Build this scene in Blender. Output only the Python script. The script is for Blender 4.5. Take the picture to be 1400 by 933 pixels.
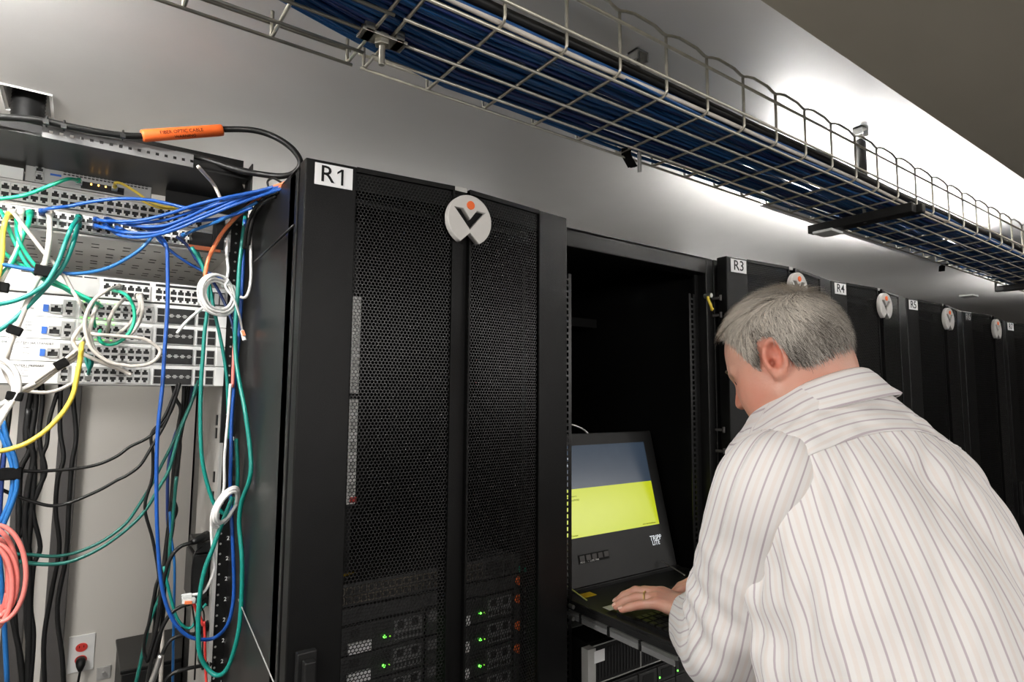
import bpy, bmesh, math, random
from mathutils import Vector, Matrix, noise
for o in list(bpy.data.objects): bpy.data.objects.remove(o)
SC = bpy.context.scene
COL = SC.collection
random.seed(7)
PI = math.pi
# ---------------------------------------------------------------- camera
CH = 1.59                                   # lens height above the floor
RW = ((0.81275835, 0.05972007, 0.57953204), (-0.58255227, 0.07044636, 0.80973463), (0.00753149, -0.99572628, 0.09204593))
FPX = 820.0
def ray(px, py):
    c = ((px-700)/FPX, (py-466.5)/FPX, 1.0)
    return Vector([sum(RW[i][k]*c[k] for k in range(3)) for i in range(3)])
def at(px, py, y=None, z=None, x=None, d=None):
    """world point on a real plane (y / z / x = const, or distance along the view axis) seen at a photo pixel"""
    r = ray(px, py)
    t = y/r.y if y is not None else (z-CH)/r.z if z is not None else x/r.x if x is not None else d
    return Vector((r.x*t, r.y*t, r.z*t+CH))
cam_d = bpy.data.cameras.new('camera'); cam = bpy.data.objects.new('camera', cam_d); COL.objects.link(cam)
cam_d.sensor_width = 36; cam_d.lens = FPX/1400*36; cam_d.clip_start = 0.02
m = Matrix(((RW[0][0], -RW[0][1], -RW[0][2], 0), (RW[1][0], -RW[1][1], -RW[1][2], 0), (RW[2][0], -RW[2][1], -RW[2][2], CH), (0, 0, 0, 1)))
cam.matrix_world = m
SC.camera = cam
# ---------------------------------------------------------------- light and exposure
SC.view_settings.view_transform = 'Standard'; SC.view_settings.look = 'None'
SC.view_settings.gamma = 1; SC.view_settings.use_curve_mapping = False
SC.view_settings.exposure = 0.0
w = bpy.data.worlds.new('world'); SC.world = w; w.use_nodes = True
w.node_tree.nodes['Background'].inputs[0].default_value = (0.8, 0.85, 0.9, 1)
w.node_tree.nodes['Background'].inputs[1].default_value = 0.05
def area(name, loc, target, sx, sy, power, color=(1, 1, 1), spread=PI):
    l = bpy.data.lights.new(name, 'AREA'); l.shape = 'RECTANGLE'; l.size = sx; l.size_y = sy; l.energy = power; l.color = color; l.spread = spread
    o = bpy.data.objects.new(name, l); COL.objects.link(o); o.location = loc
    o.rotation_euler = (Vector(target)-Vector(loc)).to_track_quat('-Z', 'Y').to_euler()
    return o
# ceiling panels over the aisle behind the photographer (warm white)
area('aisle_light', (0.4, -1.7, 2.05), (0.8, 0.6, 0.9), 2.2, 0.6, 48, (1.0, 0.96, 0.92))
area('aisle_light', (3.2, -1.7, 2.05), (2.8, 0.8, 0.8), 2.2, 0.6, 50, (1.0, 0.96, 0.92))
area('aisle_light', (-1.3, -0.6, 2.05), (-0.1, 1.4, 1.3), 0.9, 0.5, 24, (1.0, 0.97, 0.94))
# ---------------------------------------------------------------- materials
def mat(name, col, rough=0.5, metal=0.0, var=0.06, scale=30.0, bump=0.0, bscale=200.0, emit=None, estr=0.0, spec=0.5, coat=0.0):
    M = bpy.data.materials.new(name); M.use_nodes = True
    nt = M.node_tree; b = nt.nodes['Principled BSDF']
    b.inputs['Roughness'].default_value = rough; b.inputs['Metallic'].default_value = metal
    b.inputs['Specular IOR Level'].default_value = spec
    b.inputs['Coat Weight'].default_value = coat
    tc = nt.nodes.new('ShaderNodeTexCoord')
    nz = nt.nodes.new('ShaderNodeTexNoise'); nz.inputs['Scale'].default_value = scale; nz.inputs['Detail'].default_value = 3
    nt.links.new(tc.outputs['Object'], nz.inputs['Vector'])
    rp = nt.nodes.new('ShaderNodeValToRGB')
    rp.color_ramp.elements[0].position = 0.3; rp.color_ramp.elements[1].position = 0.7
    rp.color_ramp.elements[0].color = [c*(1-var) for c in col]+[1]; rp.color_ramp.elements[1].color = [min(1, c*(1+var)) for c in col]+[1]
    nt.links.new(nz.outputs['Fac'], rp.inputs['Fac']); nt.links.new(rp.outputs['Color'], b.inputs['Base Color'])
    if bump:
        n2 = nt.nodes.new('ShaderNodeTexNoise'); n2.inputs['Scale'].default_value = bscale; n2.inputs['Detail'].default_value = 2
        nt.links.new(tc.outputs['Object'], n2.inputs['Vector'])
        bp = nt.nodes.new('ShaderNodeBump'); bp.inputs['Strength'].default_value = bump; bp.inputs['Distance'].default_value = 0.001
        nt.links.new(n2.outputs['Fac'], bp.inputs['Height']); nt.links.new(bp.outputs['Normal'], b.inputs['Normal'])
    if emit:
        b.inputs['Emission Color'].default_value = list(emit)+[1]; b.inputs['Emission Strength'].default_value = estr
    return M
M = {}
M['ceiling'] = mat('ceiling_paint', (0.78, 0.765, 0.745), 0.45, var=0.03, scale=4, bump=0.15, bscale=90, spec=0.5)
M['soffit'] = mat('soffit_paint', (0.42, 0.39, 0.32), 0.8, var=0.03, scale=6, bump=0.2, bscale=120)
M['wall'] = mat('wall_paint', (0.66, 0.63, 0.58), 0.7, var=0.02, scale=3, bump=0.1, bscale=150)
M['floor'] = mat('floor_tile', (0.18, 0.18, 0.19), 0.4, var=0.15, scale=50)
M['powder'] = mat('black_powder_coat', (0.0035, 0.0035, 0.0035), 0.40, spec=0.2, var=0.15, scale=20, bump=0.35, bscale=900)
M['sheet'] = mat('black_sheet', (0.007, 0.007, 0.007), 0.34, spec=0.35, var=0.1, scale=10, bump=0.1, bscale=500)
M['inner'] = mat('matte_black', (0.006, 0.006, 0.006), 0.6, spec=0.25, var=0.1, scale=20)
M['mesh'] = mat('perforated_steel', (0.006, 0.006, 0.006), 0.34, metal=0.0, var=0.1, scale=20, spec=0.5)
M['plastic'] = mat('black_plastic', (0.009, 0.009, 0.009), 0.45, spec=0.35, var=0.1, scale=40, bump=0.1, bscale=600)
M['rubber'] = mat('black_cable_jacket', (0.006, 0.006, 0.006), 0.45, spec=0.3, var=0.1, scale=60)
M['zinc'] = mat('zinc_wire', (0.45, 0.43, 0.37), 0.36, metal=0.85, var=0.12, scale=70)
M['steel'] = mat('steel', (0.62, 0.62, 0.60), 0.3, metal=0.9, var=0.08, scale=60)
M['alu'] = mat('painted_grey_steel', (0.50, 0.50, 0.48), 0.4, metal=0.3, var=0.06, scale=30)
M['postgrey'] = mat('grey_post_paint', (0.40, 0.385, 0.36), 0.5, var=0.05, scale=20)
M['darkgrey'] = mat('dark_grey_channel', (0.06, 0.056, 0.054), 0.55, var=0.1, scale=15)
M['white'] = mat('switch_white', (0.86, 0.86, 0.84), 0.4, var=0.02, scale=20)
M['panelwhite'] = mat('patch_panel_white', (0.88, 0.87, 0.85), 0.4, var=0.02, scale=20)
M['silver'] = mat('silver_device', (0.42, 0.42, 0.41), 0.38, metal=0.5, var=0.05, scale=30)
M['lightgrey'] = mat('light_grey_steel', (0.55, 0.54, 0.52), 0.38, metal=0.35, var=0.05, scale=14)
M['hole'] = mat('port_black', (0.008, 0.008, 0.008), 0.6)
M['darkalu'] = mat('dark_grey_steel', (0.17, 0.17, 0.17), 0.5, metal=0.2)
M['gold'] = mat('brass', (0.75, 0.55, 0.2), 0.3, metal=1.0)
M['labelwhite'] = mat('label_white', (0.82, 0.82, 0.82), 0.5, var=0.02)
M['ink'] = mat('ink_black', (0.005, 0.005, 0.005), 0.6, spec=0.2)
M['textwhite'] = mat('print_white', (0.8, 0.8, 0.8), 0.5)
M['textred'] = mat('print_red', (0.65, 0.05, 0.03), 0.5)
M['badge'] = mat('badge_satin', (0.62, 0.60, 0.57), 0.33, var=0.03, spec=0.6)
M['orange'] = mat('orange_plastic', (0.88, 0.15, 0.025), 0.45)
M['velcro'] = mat('black_hook_tape', (0.005, 0.005, 0.005), 0.9, spec=0.1, bump=0.4, bscale=1500)
M['usb'] = mat('usb_blue', (0.02, 0.12, 0.5), 0.4)
M['clear'] = mat('clear_plug', (0.75, 0.76, 0.74), 0.2, var=0.02, spec=0.6)
M['led_green'] = mat('led_green', (0.05, 0.6, 0.05), 0.4, emit=(0.15, 1.0, 0.08), estr=4)
M['led_dim'] = mat('led_dim_green', (0.05, 0.3, 0.02), 0.4, emit=(0.3, 0.8, 0.05), estr=0.9)
M['led_amber'] = mat('led_amber', (0.8, 0.4, 0.05), 0.4, emit=(1.0, 0.5, 0.08), estr=9)
M['yellow'] = mat('yellow_sticker', (0.85, 0.55, 0.02), 0.5)
def jacket(name, col): M[name] = mat(name, col, 0.36, var=0.06, scale=60, spec=0.5)
jacket('c_blue', (0.008, 0.075, 0.34)); jacket('c_blue2', (0.015, 0.13, 0.38)); jacket('c_trayblue', (0.006, 0.062, 0.20)); jacket('c_trayblue2', (0.010, 0.095, 0.28)); jacket('c_navy', (0.01, 0.03, 0.14))
jacket('c_green', (0.01, 0.38, 0.22)); jacket('c_teal', (0.005, 0.22, 0.18)); jacket('c_darkteal', (0.006, 0.12, 0.095))
jacket('c_grey', (0.55, 0.51, 0.46)); jacket('c_white', (0.80, 0.79, 0.77)); jacket('c_yellow', (0.85, 0.62, 0.07)); jacket('c_orange', (0.85, 0.22, 0.08))
jacket('c_coral', (0.78, 0.22, 0.19)); jacket('c_red', (0.7, 0.05, 0.04))
# ---------------------------------------------------------------- mesh helpers
class MB:
    def __init__(s): s.v = []; s.f = []; s.mi = []; s.uv = None
    def add(s, vs, fs, mi=0):
        n = len(s.v); s.v += [tuple(v) for v in vs]; s.f += [tuple(i+n for i in f) for f in fs]; s.mi += [mi]*len(fs); return s
    def box(s, x0, x1, y0, y1, z0, z1, mi=0, T=None):
        vs = [Vector((x, y, z)) for z in (z0, z1) for y in (y0, y1) for x in (x0, x1)]
        if T: vs = [T @ v for v in vs]
        return s.add(vs, [(0, 2, 3, 1), (4, 5, 7, 6), (0, 1, 5, 4), (2, 6, 7, 3), (0, 4, 6, 2), (1, 3, 7, 5)], mi)
    def bar(s, a, b, hw, hd, up=Vector((0, 0, 1)), mi=0):
        a = Vector(a); b = Vector(b); d = (b-a).normalized(); r = d.cross(up)
        if r.length < 1e-4: r = d.cross(Vector((1, 0, 0)))
        r.normalize(); u = r.cross(d)
        vs = [p+r*i*hw+u*j*hd for p in (a, b) for j in (-1, 1) for i in (-1, 1)]
        return s.add(vs, [(0, 1, 3, 2), (4, 6, 7, 5), (0, 4, 5, 1), (1, 5, 7, 3), (3, 7, 6, 2), (2, 6, 4, 0)], mi)
    def tube(s, pts, r, n=8, mi=0, closed=False, cap=True):
        pts = [Vector(p) for p in pts]; N = len(pts)
        rr = r if isinstance(r, (list, tuple)) else [r]*N
        base = len(s.v); up = None; rings = []
        for i, p in enumerate(pts):
            if closed: t = pts[(i+1) % N]-pts[i-1]
            else: t = pts[min(i+1, N-1)]-pts[max(i-1, 0)]
            if t.length < 1e-9: t = Vector((0, 0, 1))
            t.normalize()
            if up is None:
                up = Vector((0, 0, 1)) if abs(t.z) < .9 else Vector((1, 0, 0))
            up = (up-t*up.dot(t))
            if up.length < 1e-6: up = t.orthogonal()
            up.normalize(); sd = t.cross(up)
            for k in range(n):
                a = 2*PI*k/n; s.v.append(tuple(p+(up*math.cos(a)+sd*math.sin(a))*rr[i]))
        segs = N if closed else N-1
        for i in range(segs):
            a0 = base+i*n; b0 = base+((i+1) % N)*n
            for k in range(n):
                k2 = (k+1) % n; s.f.append((a0+k, a0+k2, b0+k2, b0+k)); s.mi.append(mi)
        if cap and not closed:
            s.f.append(tuple(base+k for k in range(n))[::-1]); s.mi.append(mi)
            s.f.append(tuple(base+(N-1)*n+k for k in range(n))); s.mi.append(mi)
        return s
    def prism(s, poly, y0, y1, mi=0, T=None):
        n = len(poly); vs = [Vector((p[0], y0, p[1])) for p in poly]+[Vector((p[0], y1, p[1])) for p in poly]
        if T: vs = [T @ v for v in vs]
        fs = [tuple(range(n)), tuple(range(2*n-1, n-1, -1))]+[(i, i+n, (i+1) % n+n, (i+1) % n) for i in range(n)]
        return s.add(vs, fs, mi)
    def mesh(s, name, mats, smooth=False):
        me = bpy.data.meshes.new(name); me.from_pydata(s.v, [], s.f)
        for m_ in (mats if isinstance(mats, (list, tuple)) else [mats]): me.materials.append(m_)
        if any(s.mi): me.polygons.foreach_set('material_index', s.mi)
        if smooth: me.polygons.foreach_set('use_smooth', [True]*len(s.f))
        me.update(); return me
def obj(name, mb, mats, parent=None, smooth=False, bevel=0, loc=None, rot=None):
    me = mb if isinstance(mb, bpy.types.Mesh) else mb.mesh(name, mats, smooth)
    o = bpy.data.objects.new(name, me); COL.objects.link(o)
    if parent: o.parent = parent
    if loc is not None: o.location = loc
    if rot is not None: o.rotation_euler = rot
    if bevel:
        b = o.modifiers.new('bevel', 'BEVEL'); b.width = bevel; b.segments = 2; b.limit_method = 'ANGLE'; b.angle_limit = 0.6
    return o
def tag(o, label, cat, group=None, kind=None):
    o['label'] = label; o['category'] = cat
    if group: o['group'] = group
    if kind: o['kind'] = kind
    return o
def thing(name, label, cat, loc=(0, 0, 0), group=None):
    o = bpy.data.objects.new(name, None); COL.objects.link(o); o.location = loc; o.empty_display_size = .1
    return tag(o, label, cat, group)
def struct(name, mb, m_, bevel=0):
    o = obj(name, mb, m_, bevel=bevel); o['kind'] = 'structure'; return o
def copy_tree(o, parent=None):
    kids = list(o.children); c = o.copy(); COL.objects.link(c)
    if parent: c.parent = parent
    for ch in kids: copy_tree(ch, c)
    return c
def text(s, size, m_, name='lettering', parent=None, M4=None, ext=0.0002, align='CENTER', off=0):
    cu = bpy.data.curves.new(name, 'FONT'); cu.offset = off; cu.body = s; cu.size = size; cu.extrude = ext; cu.align_x = align; cu.align_y = 'CENTER'; cu.resolution_u = 3
    t = bpy.data.objects.new('tmp', cu); COL.objects.link(t)
    bpy.context.view_layer.update()
    me = bpy.data.meshes.new_from_object(t.evaluated_get(bpy.context.evaluated_depsgraph_get()))
    bpy.data.objects.remove(t)
    me.materials.clear(); me.materials.append(m_)
    if M4: me.transform(M4)
    return obj(name, me, m_, parent)
# text facing -y, upright: rotate x by 90 deg
def face_y(x, y, z, rz=0.0): return Matrix.Translation((x, y, z)) @ Matrix.Rotation(rz, 4, 'Z') @ Matrix.Rotation(PI/2, 4, 'X')
def catmull(P, sub=6, closed=False):
    P = [Vector(p) for p in P]; out = []; n = len(P)
    rng = range(n) if closed else range(n-1)
    for i in rng:
        p0 = P[i-1] if (closed or i > 0) else P[0]*2-P[1]
        p1 = P[i]; p2 = P[(i+1) % n]
        p3 = P[(i+2) % n] if (closed or i+2 < n) else P[-1]*2-P[-2]
        for k in range(sub):
            t = k/sub
            out.append(0.5*((2*p1)+(-p0+p2)*t+(2*p0-5*p1+4*p2-p3)*t*t+(-p0+3*p1-3*p2+p3)*t**3))
    if not closed: out.append(P[-1])
    return out
# ---------------------------------------------------------------- the setting
WY = 2.5; CZ = CH+0.67
X0, X1, Y0 = -2.2, 9.5, -2.4
hx0, hx1, hy0, hy1 = -0.178, -0.098, 1.665, 1.80      # hole in the ceiling for the cable sleeve
b = MB()
b.box(X0, hx0, 0.399, WY+.1, CZ, CZ+.06); b.box(hx1, X1, 0.399, WY+.1, CZ, CZ+.06)
b.box(hx0, hx1, 0.399, hy0, CZ, CZ+.06); b.box(hx0, hx1, hy1, WY+.1, CZ, CZ+.06)
struct('ceiling', b, M['ceiling'])
SZ = CH+0.50
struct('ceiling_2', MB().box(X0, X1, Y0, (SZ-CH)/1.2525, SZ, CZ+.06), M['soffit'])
struct('floor', MB().box(X0, X1, Y0, WY+.1, -.05, 0), M['floor'])
struct('wall_back', MB().box(X0, X1, WY, WY+.1, 0, CZ), M['wall'])
struct('wall_left', MB().box(X0-.1, X0, Y0, WY+.1, 0, CZ+.1), M['wall'])
struct('wall_right', MB().box(X1, X1+.1, Y0, WY+.1, 0, CZ+.1), M['wall'])
M['wall_dark'] = mat('charcoal_wall_paint', (0.10, 0.10, 0.10), 0.7, var=0.03, scale=3)
struct('wall_front', MB().box(X0, X1, Y0-.1, Y0, 0, CZ+.1), M['wall_dark'])
struct('baseboard_back', MB().box(X0, X1, WY-.012, WY, 0, .1), M['darkgrey'])
# white flared cable sleeve in the ceiling
t = thing('cable_boot', 'square white flared ceiling sleeve with a black rubber tube, top left above the open rack', 'cable sleeve', ((hx0+hx1)/2, (hy0+hy1)/2, CZ))
cx, cy = 0, 0; ax = (hx1-hx0)/2; ay = (hy1-hy0)/2
b = MB(); o_ = [(-ax-.006, -ay-.006, -.004), (ax+.006, -ay-.006, -.004), (ax+.006, ay+.006, -.004), (-ax-.006, ay+.006, -.004)]
i_ = [(-ax+.012, -ay+.02, .055), (ax-.012, -ay+.02, .055), (ax-.012, ay-.02, .055), (-ax+.012, ay-.02, .055)]
b.add(o_+i_, [(k, k+4, (k+1) % 4+4, (k+1) % 4) for k in range(4)])
b.add([(p[0]*1.0, p[1], 0.0) for p in o_]+[(p[0], p[1], -.004) for p in o_], [(k, (k+1) % 4, (k+1) % 4+4, k+4) for k in range(4)])
obj('flange', b, M['white'], t)
b = MB(); pts = []; rr = []
for k in range(40):
    pts.append((0, .01, .10-.0042*k)); rr.append(.030+(.0022 if k % 2 else 0))
b.tube(pts, rr, 20); obj('rubber_tube', b, M['rubber'], t, smooth=True)
# ---------------------------------------------------------------- wall channels and outlet
def channel(pxl, pxr, label):
    a = at(pxl, 525, y=WY-.05); c = at(pxr, 525, y=WY-.05)
    o = obj('wall_channel', MB().box(-.5*(c.x-a.x), .5*(c.x-a.x), 0, .05, 0.1, CZ-.02), M['darkgrey'], bevel=.003, loc=((a.x+c.x)/2, WY-.05, 0))
    tag(o, label, 'cable channel')
channel(29, 58, 'dark grey vertical channel on the wall, left one near the picture edge')
channel(85, 113, 'dark grey vertical channel on the wall, right one nearer the outlet')
p = at(111, 893, y=WY)
t = thing('wall_outlet', 'white outlet plate with a red socket on the beige wall', 'outlet', (p.x, WY, p.z))
obj('cover_plate', MB().box(-.036, .036, -.006, 0, -.058, .058), M['white'], t, bevel=.002)
for s in (1, -1):
    pl = [(.0165*math.cos(a)*1.0, .0135*math.sin(a)+s*.0195) for a in [2*PI*k/20 for k in range(20)]]
    so = obj('socket', MB().prism(pl, -.009, -.005), M['c_red'], t)
    b = MB(); b.box(-.007, -.005, -.0095, -.0088, s*.0195-.001, s*.0195+.006).box(.005, .007, -.0095, -.0088, s*.0195-.001, s*.0195+.006)
    obj('slot', b, M['ink'], so)
t = thing('power_plug', 'black plug with cord hanging from the white wall outlet', 'plug', (p.x, WY, p.z))
b = MB(); b.tube([(0, -.009, -.02), (0, -.03, -.02), (0, -.036, -.03), (0, -.036, -.045)], [.013, .014, .012, .006], 12)
obj('plug_body', b, M['rubber'], t, smooth=True)
obj('cord', MB().tube(catmull([(0, -.036, -.045), (-.004, -.036, -.08), (-.016, -.034, -.16), (-.02, -.03, -.3), (-.01, -.02, -.62)], 6), .0035, 8), M['rubber'], t, smooth=True)
p = at(142, 915, y=WY)
t = thing('coax_outlet', 'small grey cable outlet low on the beige wall right of the red socket', 'outlet', (p.x, WY, p.z))
obj('cover_plate', MB().box(-.020, .020, -.006, 0, -.032, .010), M['lightgrey'], t, bevel=.002)
obj('jack', MB().tube([(0, -.004, -.012), (0, -.016, -.012)], .006, 10), M['steel'], t)
q = at(166, 925, y=2.2); q2 = at(230, 907, y=2.2)
t = thing('equipment_box', 'low black equipment box against the wall, behind the hanging power cords', 'box', (q.x, 2.2, 0))
obj('body', MB().box(0, .30, 0, .28, .02, q2.z-.004), M['plastic'], t, bevel=.004); obj('lid', MB().box(-.004, .304, -.004, .284, q2.z-.004, q2.z+.008), M['sheet'], t, bevel=.003)
for k in range(2): obj('foot', MB().box(.02+.22*k, .06+.22*k, .02, .26, 0, .02), M['plastic'], t)

# ---------------------------------------------------------------- server cabinets
D = 1.03; PITCH = 0.6035; RX = 0.294; HT = 2.002
def honeycomb(wid, hgt, pitch=.0066, hole=.81, th=.0012):
    """perforated sheet with hexagonal holes: each cell a ring with inner walls"""
    R = pitch/math.sqrt(3); r = R*hole; b = MB(); dz = 1.5*R
    V = b.v; F = b.f; cs = [(math.sin(PI/3*k), math.cos(PI/3*k)) for k in range(6)]
    nz = int((hgt-2*R)/dz); nx = int(wid/pitch)-1
    for j in range(nz):
        zc = R+j*dz
        for i in range(nx):
            xc = pitch*(.75+i+(.5 if j % 2 else 0)); n = len(V)
            for s, c in cs: V.append((xc+R*s, 0, zc+R*c))
            for s, c in cs: V.append((xc+r*s, 0, zc+r*c))
            for s, c in cs: V.append((xc+r*s, th, zc+r*c))
            for k in range(6):
                q = (k+1) % 6
                F.append((n+k, n+q, n+6+q, n+6+k)); F.append((n+6+k, n+6+q, n+12+q, n+12+k))
    b.mi = [0]*len(F)
    return b
HW = .2065; MZ0, MZ1 = .13, HT-.006
HC = honeycomb(.197, MZ1-MZ0).mesh('perforated_sheet', M['mesh'])
def strip_rail(h, w_=.028, pitch=.01482, hole=.0095):
    b = MB(); n = int(h/pitch); hx = hole/2; 
    b.box(-w_/2, -hx, 0, .002, 0, n*pitch); b.box(hx, w_/2, 0, .002, 0, n*pitch)
    g = (pitch-hole)/2
    for k in range(n):
        b.box(-hx, hx, 0, .002, k*pitch-g+ (g if k == 0 else 0), k*pitch+g)
    return b
RAILM = strip_rail(1.83).mesh('mounting_rail', M['sheet'])
BADGE_CACHE = {}
def badge_mesh():
    cu = bpy.data.curves.new('badge', 'CURVE'); cu.dimensions = '2D'; cu.fill_mode = 'BOTH'; cu.extrude = .006; cu.bevel_depth = .0012; cu.bevel_resolution = 1
    outer = []; a0 = math.radians(-90-26); a1 = math.radians(-90+26)
    for k in range(61):
        a = a1+(2*PI-(a1-a0))*k/60; outer.append((math.cos(a), math.sin(a)))
    outer.append((0, -.5))
    vh = [(-.80, .46), (-.31, .46), (0, .06), (.31, .46), (.80, .46), (0, -.42)]
    for poly in (outer, vh):
        sp = cu.splines.new('POLY'); sp.points.add(len(poly)-1)
        for i, p_ in enumerate(poly): sp.points[i].co = (p_[0]*.0485, p_[1]*.0485, 0, 1)
        sp.use_cyclic_u = True
    t_ = bpy.data.objects.new('tmp', cu); COL.objects.link(t_); bpy.context.view_layer.update()
    me = bpy.data.meshes.new_from_object(t_.evaluated_get(bpy.context.evaluated_depsgraph_get())); bpy.data.objects.remove(t_)
    me.transform(Matrix.Rotation(PI/2, 4, 'X')); me.materials.clear(); me.materials.append(M['badge'])
    return me
BM = badge_mesh()
def handle(parent, x, y, z):
    b = MB(); b.box(-.016, .016, -.012, .002, -.11, .055); b.box(-.009, .009, -.03, -.012, -.10, .045)
    return obj('door_handle', b, M['plastic'], parent, bevel=.002, loc=(x, y, z))
def make_door(root, W, txt, dark=False):
    """convex two-leaf perforated door, hinged frame, centre spine, badge and label; local x from -W/2"""
    dr = MB(); hw = W/2; yb = -.03; th = .034; c0 = -.0175; c1 = .0175
    def yy(x):
        ax_ = abs(x); return yb*(1-(ax_-.0175)/(hw-.0175)) if ax_ > .0175 else yb
    def slab(b_, xa, xb, z0, z1, t_=th):
        ya, yb_ = yy(xa), yy(xb)
        vs = [(xa, ya, z0), (xb, yb_, z0), (xb, t_, z0), (xa, t_, z0), (xa, ya, z1), (xb, yb_, z1), (xb, t_, z1), (xa, t_, z1)]
        b_.add(vs, [(0, 1, 2, 3)[::-1], (4, 5, 6, 7), (0, 1, 5, 4), (1, 2, 6, 5), (2, 3, 7, 6), (3, 0, 4, 7)])
    door = bpy.data.objects.new('door', None); COL.objects.link(door); door.parent = root
    st = .089
    b1 = MB(); slab(b1, -hw, -hw+st, .05, HT); obj('door_stile', b1, M['powder'], door, bevel=.0025)
    b1 = MB(); slab(b1, hw-st, hw, .05, HT); obj('door_stile', b1, M['powder'], door, bevel=.0025)
    b1 = MB(); slab(b1, -hw+st, c0, HT-.009, HT, .012); slab(b1, c1, hw-st, HT-.009, HT, .012); n_ = len(b1.v); slab(b1, -hw+st, c0, HT-.042, HT-.001, .020); slab(b1, c1, hw-st, HT-.042, HT-.001, .020); b1.v[n_:] = [(v[0], v[1]+.007, v[2]) for v in b1.v[n_:]]; obj('top_rail', b1, M['powder'], door)
    b1 = MB(); slab(b1, -hw+st, hw-st, .05, MZ0); obj('bottom_rail', b1, M['powder'], door)
    b1 = MB(); b1.box(c0, c1, yb+.012, .004, .05, HT-.012); b1.box(c0-.004, c0, yb, .004, .05, HT-.004); b1.box(c1, c1+.004, yb, .004, .05, HT-.004)
    obj('centre_spine', b1, M['powder'], door)
    b1 = MB(); b1.box(-.014, .014, yb+.006, yb+.03, HT-.006, HT+.003); obj('latch_tab', b1, M['alu'], door)
    ang = math.atan2(-yb, hw-.0175)
    L = obj('perforated_sheet', HC, None, door, loc=(-hw+st-.002, yy(-hw+st)+.002, MZ0), rot=(0, 0, -ang))
    R_ = obj('perforated_sheet', HC, None, door, loc=(c1-.002, yb+.002, MZ0), rot=(0, 0, ang))
    bz = HT-.068
    bd = obj('badge', BM, None, door, loc=(.008, yb-.010, bz))
    pl = [(.0085*math.cos(2*PI*k/20), .0085*math.sin(2*PI*k/20)+.029) for k in range(20)]
    obj('badge_dot', MB().prism(pl, yb-.0195, yb-.012), M['orange'], door, loc=(.008, 0, bz))
    pl = [(.040*math.cos(2*PI*k/28), .034*math.sin(2*PI*k/28)+.006) for k in range(28)]
    obj('badge_backing', MB().prism(pl, yb-.006, yb-.001), M['ink'], door, loc=(.008, 0, bz))
    lb = obj('label_plate', MB().box(-.033, .033, -.001, 0, -.0195, .0195), M['labelwhite'] if not dark else M['plastic'], door, loc=(-hw+.048, yy(-hw+.048)-.001, HT-.026), rot=(0, 0, -ang))  # dark plate stands in for a label that gets no light
    if txt == 'R1': obj('label_lettering', MB().box(.0125, .0165, -.0016, -.0012, -.0145, .0145).prism([(.0165, .0145), (.0125, .0145), (.0055, .0085), (.0055, .0045), (.0125, .0100)], -.0016, -.0012), M['ink'], door, loc=(-hw+.048, yy(-hw+.048)-.001, HT-.026), rot=(0, 0, -ang))
    tx = text('R' if txt == 'R1' else txt, .042, M['ink'] if not dark else M['alu'], 'label_lettering', door, face_y(-.012 if txt == 'R1' else 0, -.0014, 0), off=.0002); tx.location = (-hw+.048, yy(-hw+.048)-.001, HT-.026); tx.rotation_euler = (0, 0, -ang)
    handle(door, -hw+.03, yy(-hw+.03), CH-.47)
    return door
def make_cabinet(i, label, txt, door=True, dark=False):
    x0 = RX+PITCH*i; W = PITCH-.006; cxx = x0+W/2
    root = thing('server_cabinet', label, 'server cabinet', (cxx, D, 0), 'black server cabinets in the row')
    hw = W/2; yf = .045; yb = 1.07
    fr = MB()
    for sx in (-1, 1):
        a = sx*hw; c = sx*(hw-.03)
        fr.box(min(a, c), max(a, c), yf, yf+.05, 0, HT-.004); fr.box(min(a, c), max(a, c), yb-.04, yb, 0, HT-.004)
    fr.box(-hw+.03, hw-.03, yf, yf+.05, HT-.05, HT-.004); fr.box(-hw+.03, hw-.03, yf, yf+.05, 0, .05)
    obj('frame', fr, M['sheet'], root, bevel=.002)
    for sx in (-1, 1):
        a = sx*hw; c = sx*(hw-.003)
        obj('side_panel', MB().box(min(a, c), max(a, c), yf+.012, yb, .02, HT-.01), M['sheet'], root, bevel=.001)
    obj('top_panel', MB().box(-hw, hw, yf, yb, HT-.01, HT-.004), M['sheet'], root)
    obj('back_panel', MB().box(-hw, hw, yb-.004, yb, .02, HT-.01), M['inner'], root)
    obj('floor_panel', MB().box(-hw, hw, yf, yb, .04, .05), M['inner'], root)
    for sx in (-1, 1):
        obj('mounting_rail', RAILM, None, root, loc=(sx*.2405, yf+.03, .07))
        obj('mounting_rail', RAILM, None, root, loc=(sx*.2405, yf+.75, .07))
    bl = MB()
    for sx in (-1, 1):
        bl.box(min(sx*.2545, sx*(hw-.01)), max(sx*.2545, sx*(hw-.01)), yf+.03, yf+.034, .05, HT-.05)
    obj('rail_baffle', bl, M['inner'], root)
    if door: make_door(root, W, txt, dark)
    return root
R1 = make_cabinet(0, 'nearest black server cabinet, closed perforated door with white R1 label', 'R1')
R2 = make_cabinet(1, 'open black server cabinet without a door, holding the console the man uses', '', door=False)
R3 = make_cabinet(2, 'black server cabinet with white R3 label, just beyond the open one', 'R3')
R4 = make_cabinet(3, 'black server cabinet with white R4 label, behind the man', 'R4')
R5 = make_cabinet(4, 'black server cabinet with white R5 label, right of the R4 cabinet', 'R5')
R6 = make_cabinet(5, 'black server cabinet with an R6 label coloured dark as if unlit', 'R6', dark=True)
R7 = make_cabinet(6, 'black server cabinet at the right edge of the picture, beyond R6', 'R7')
R8 = make_cabinet(7, 'farthest black server cabinet of the row, beyond the R7 cabinet', 'R8')
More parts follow.
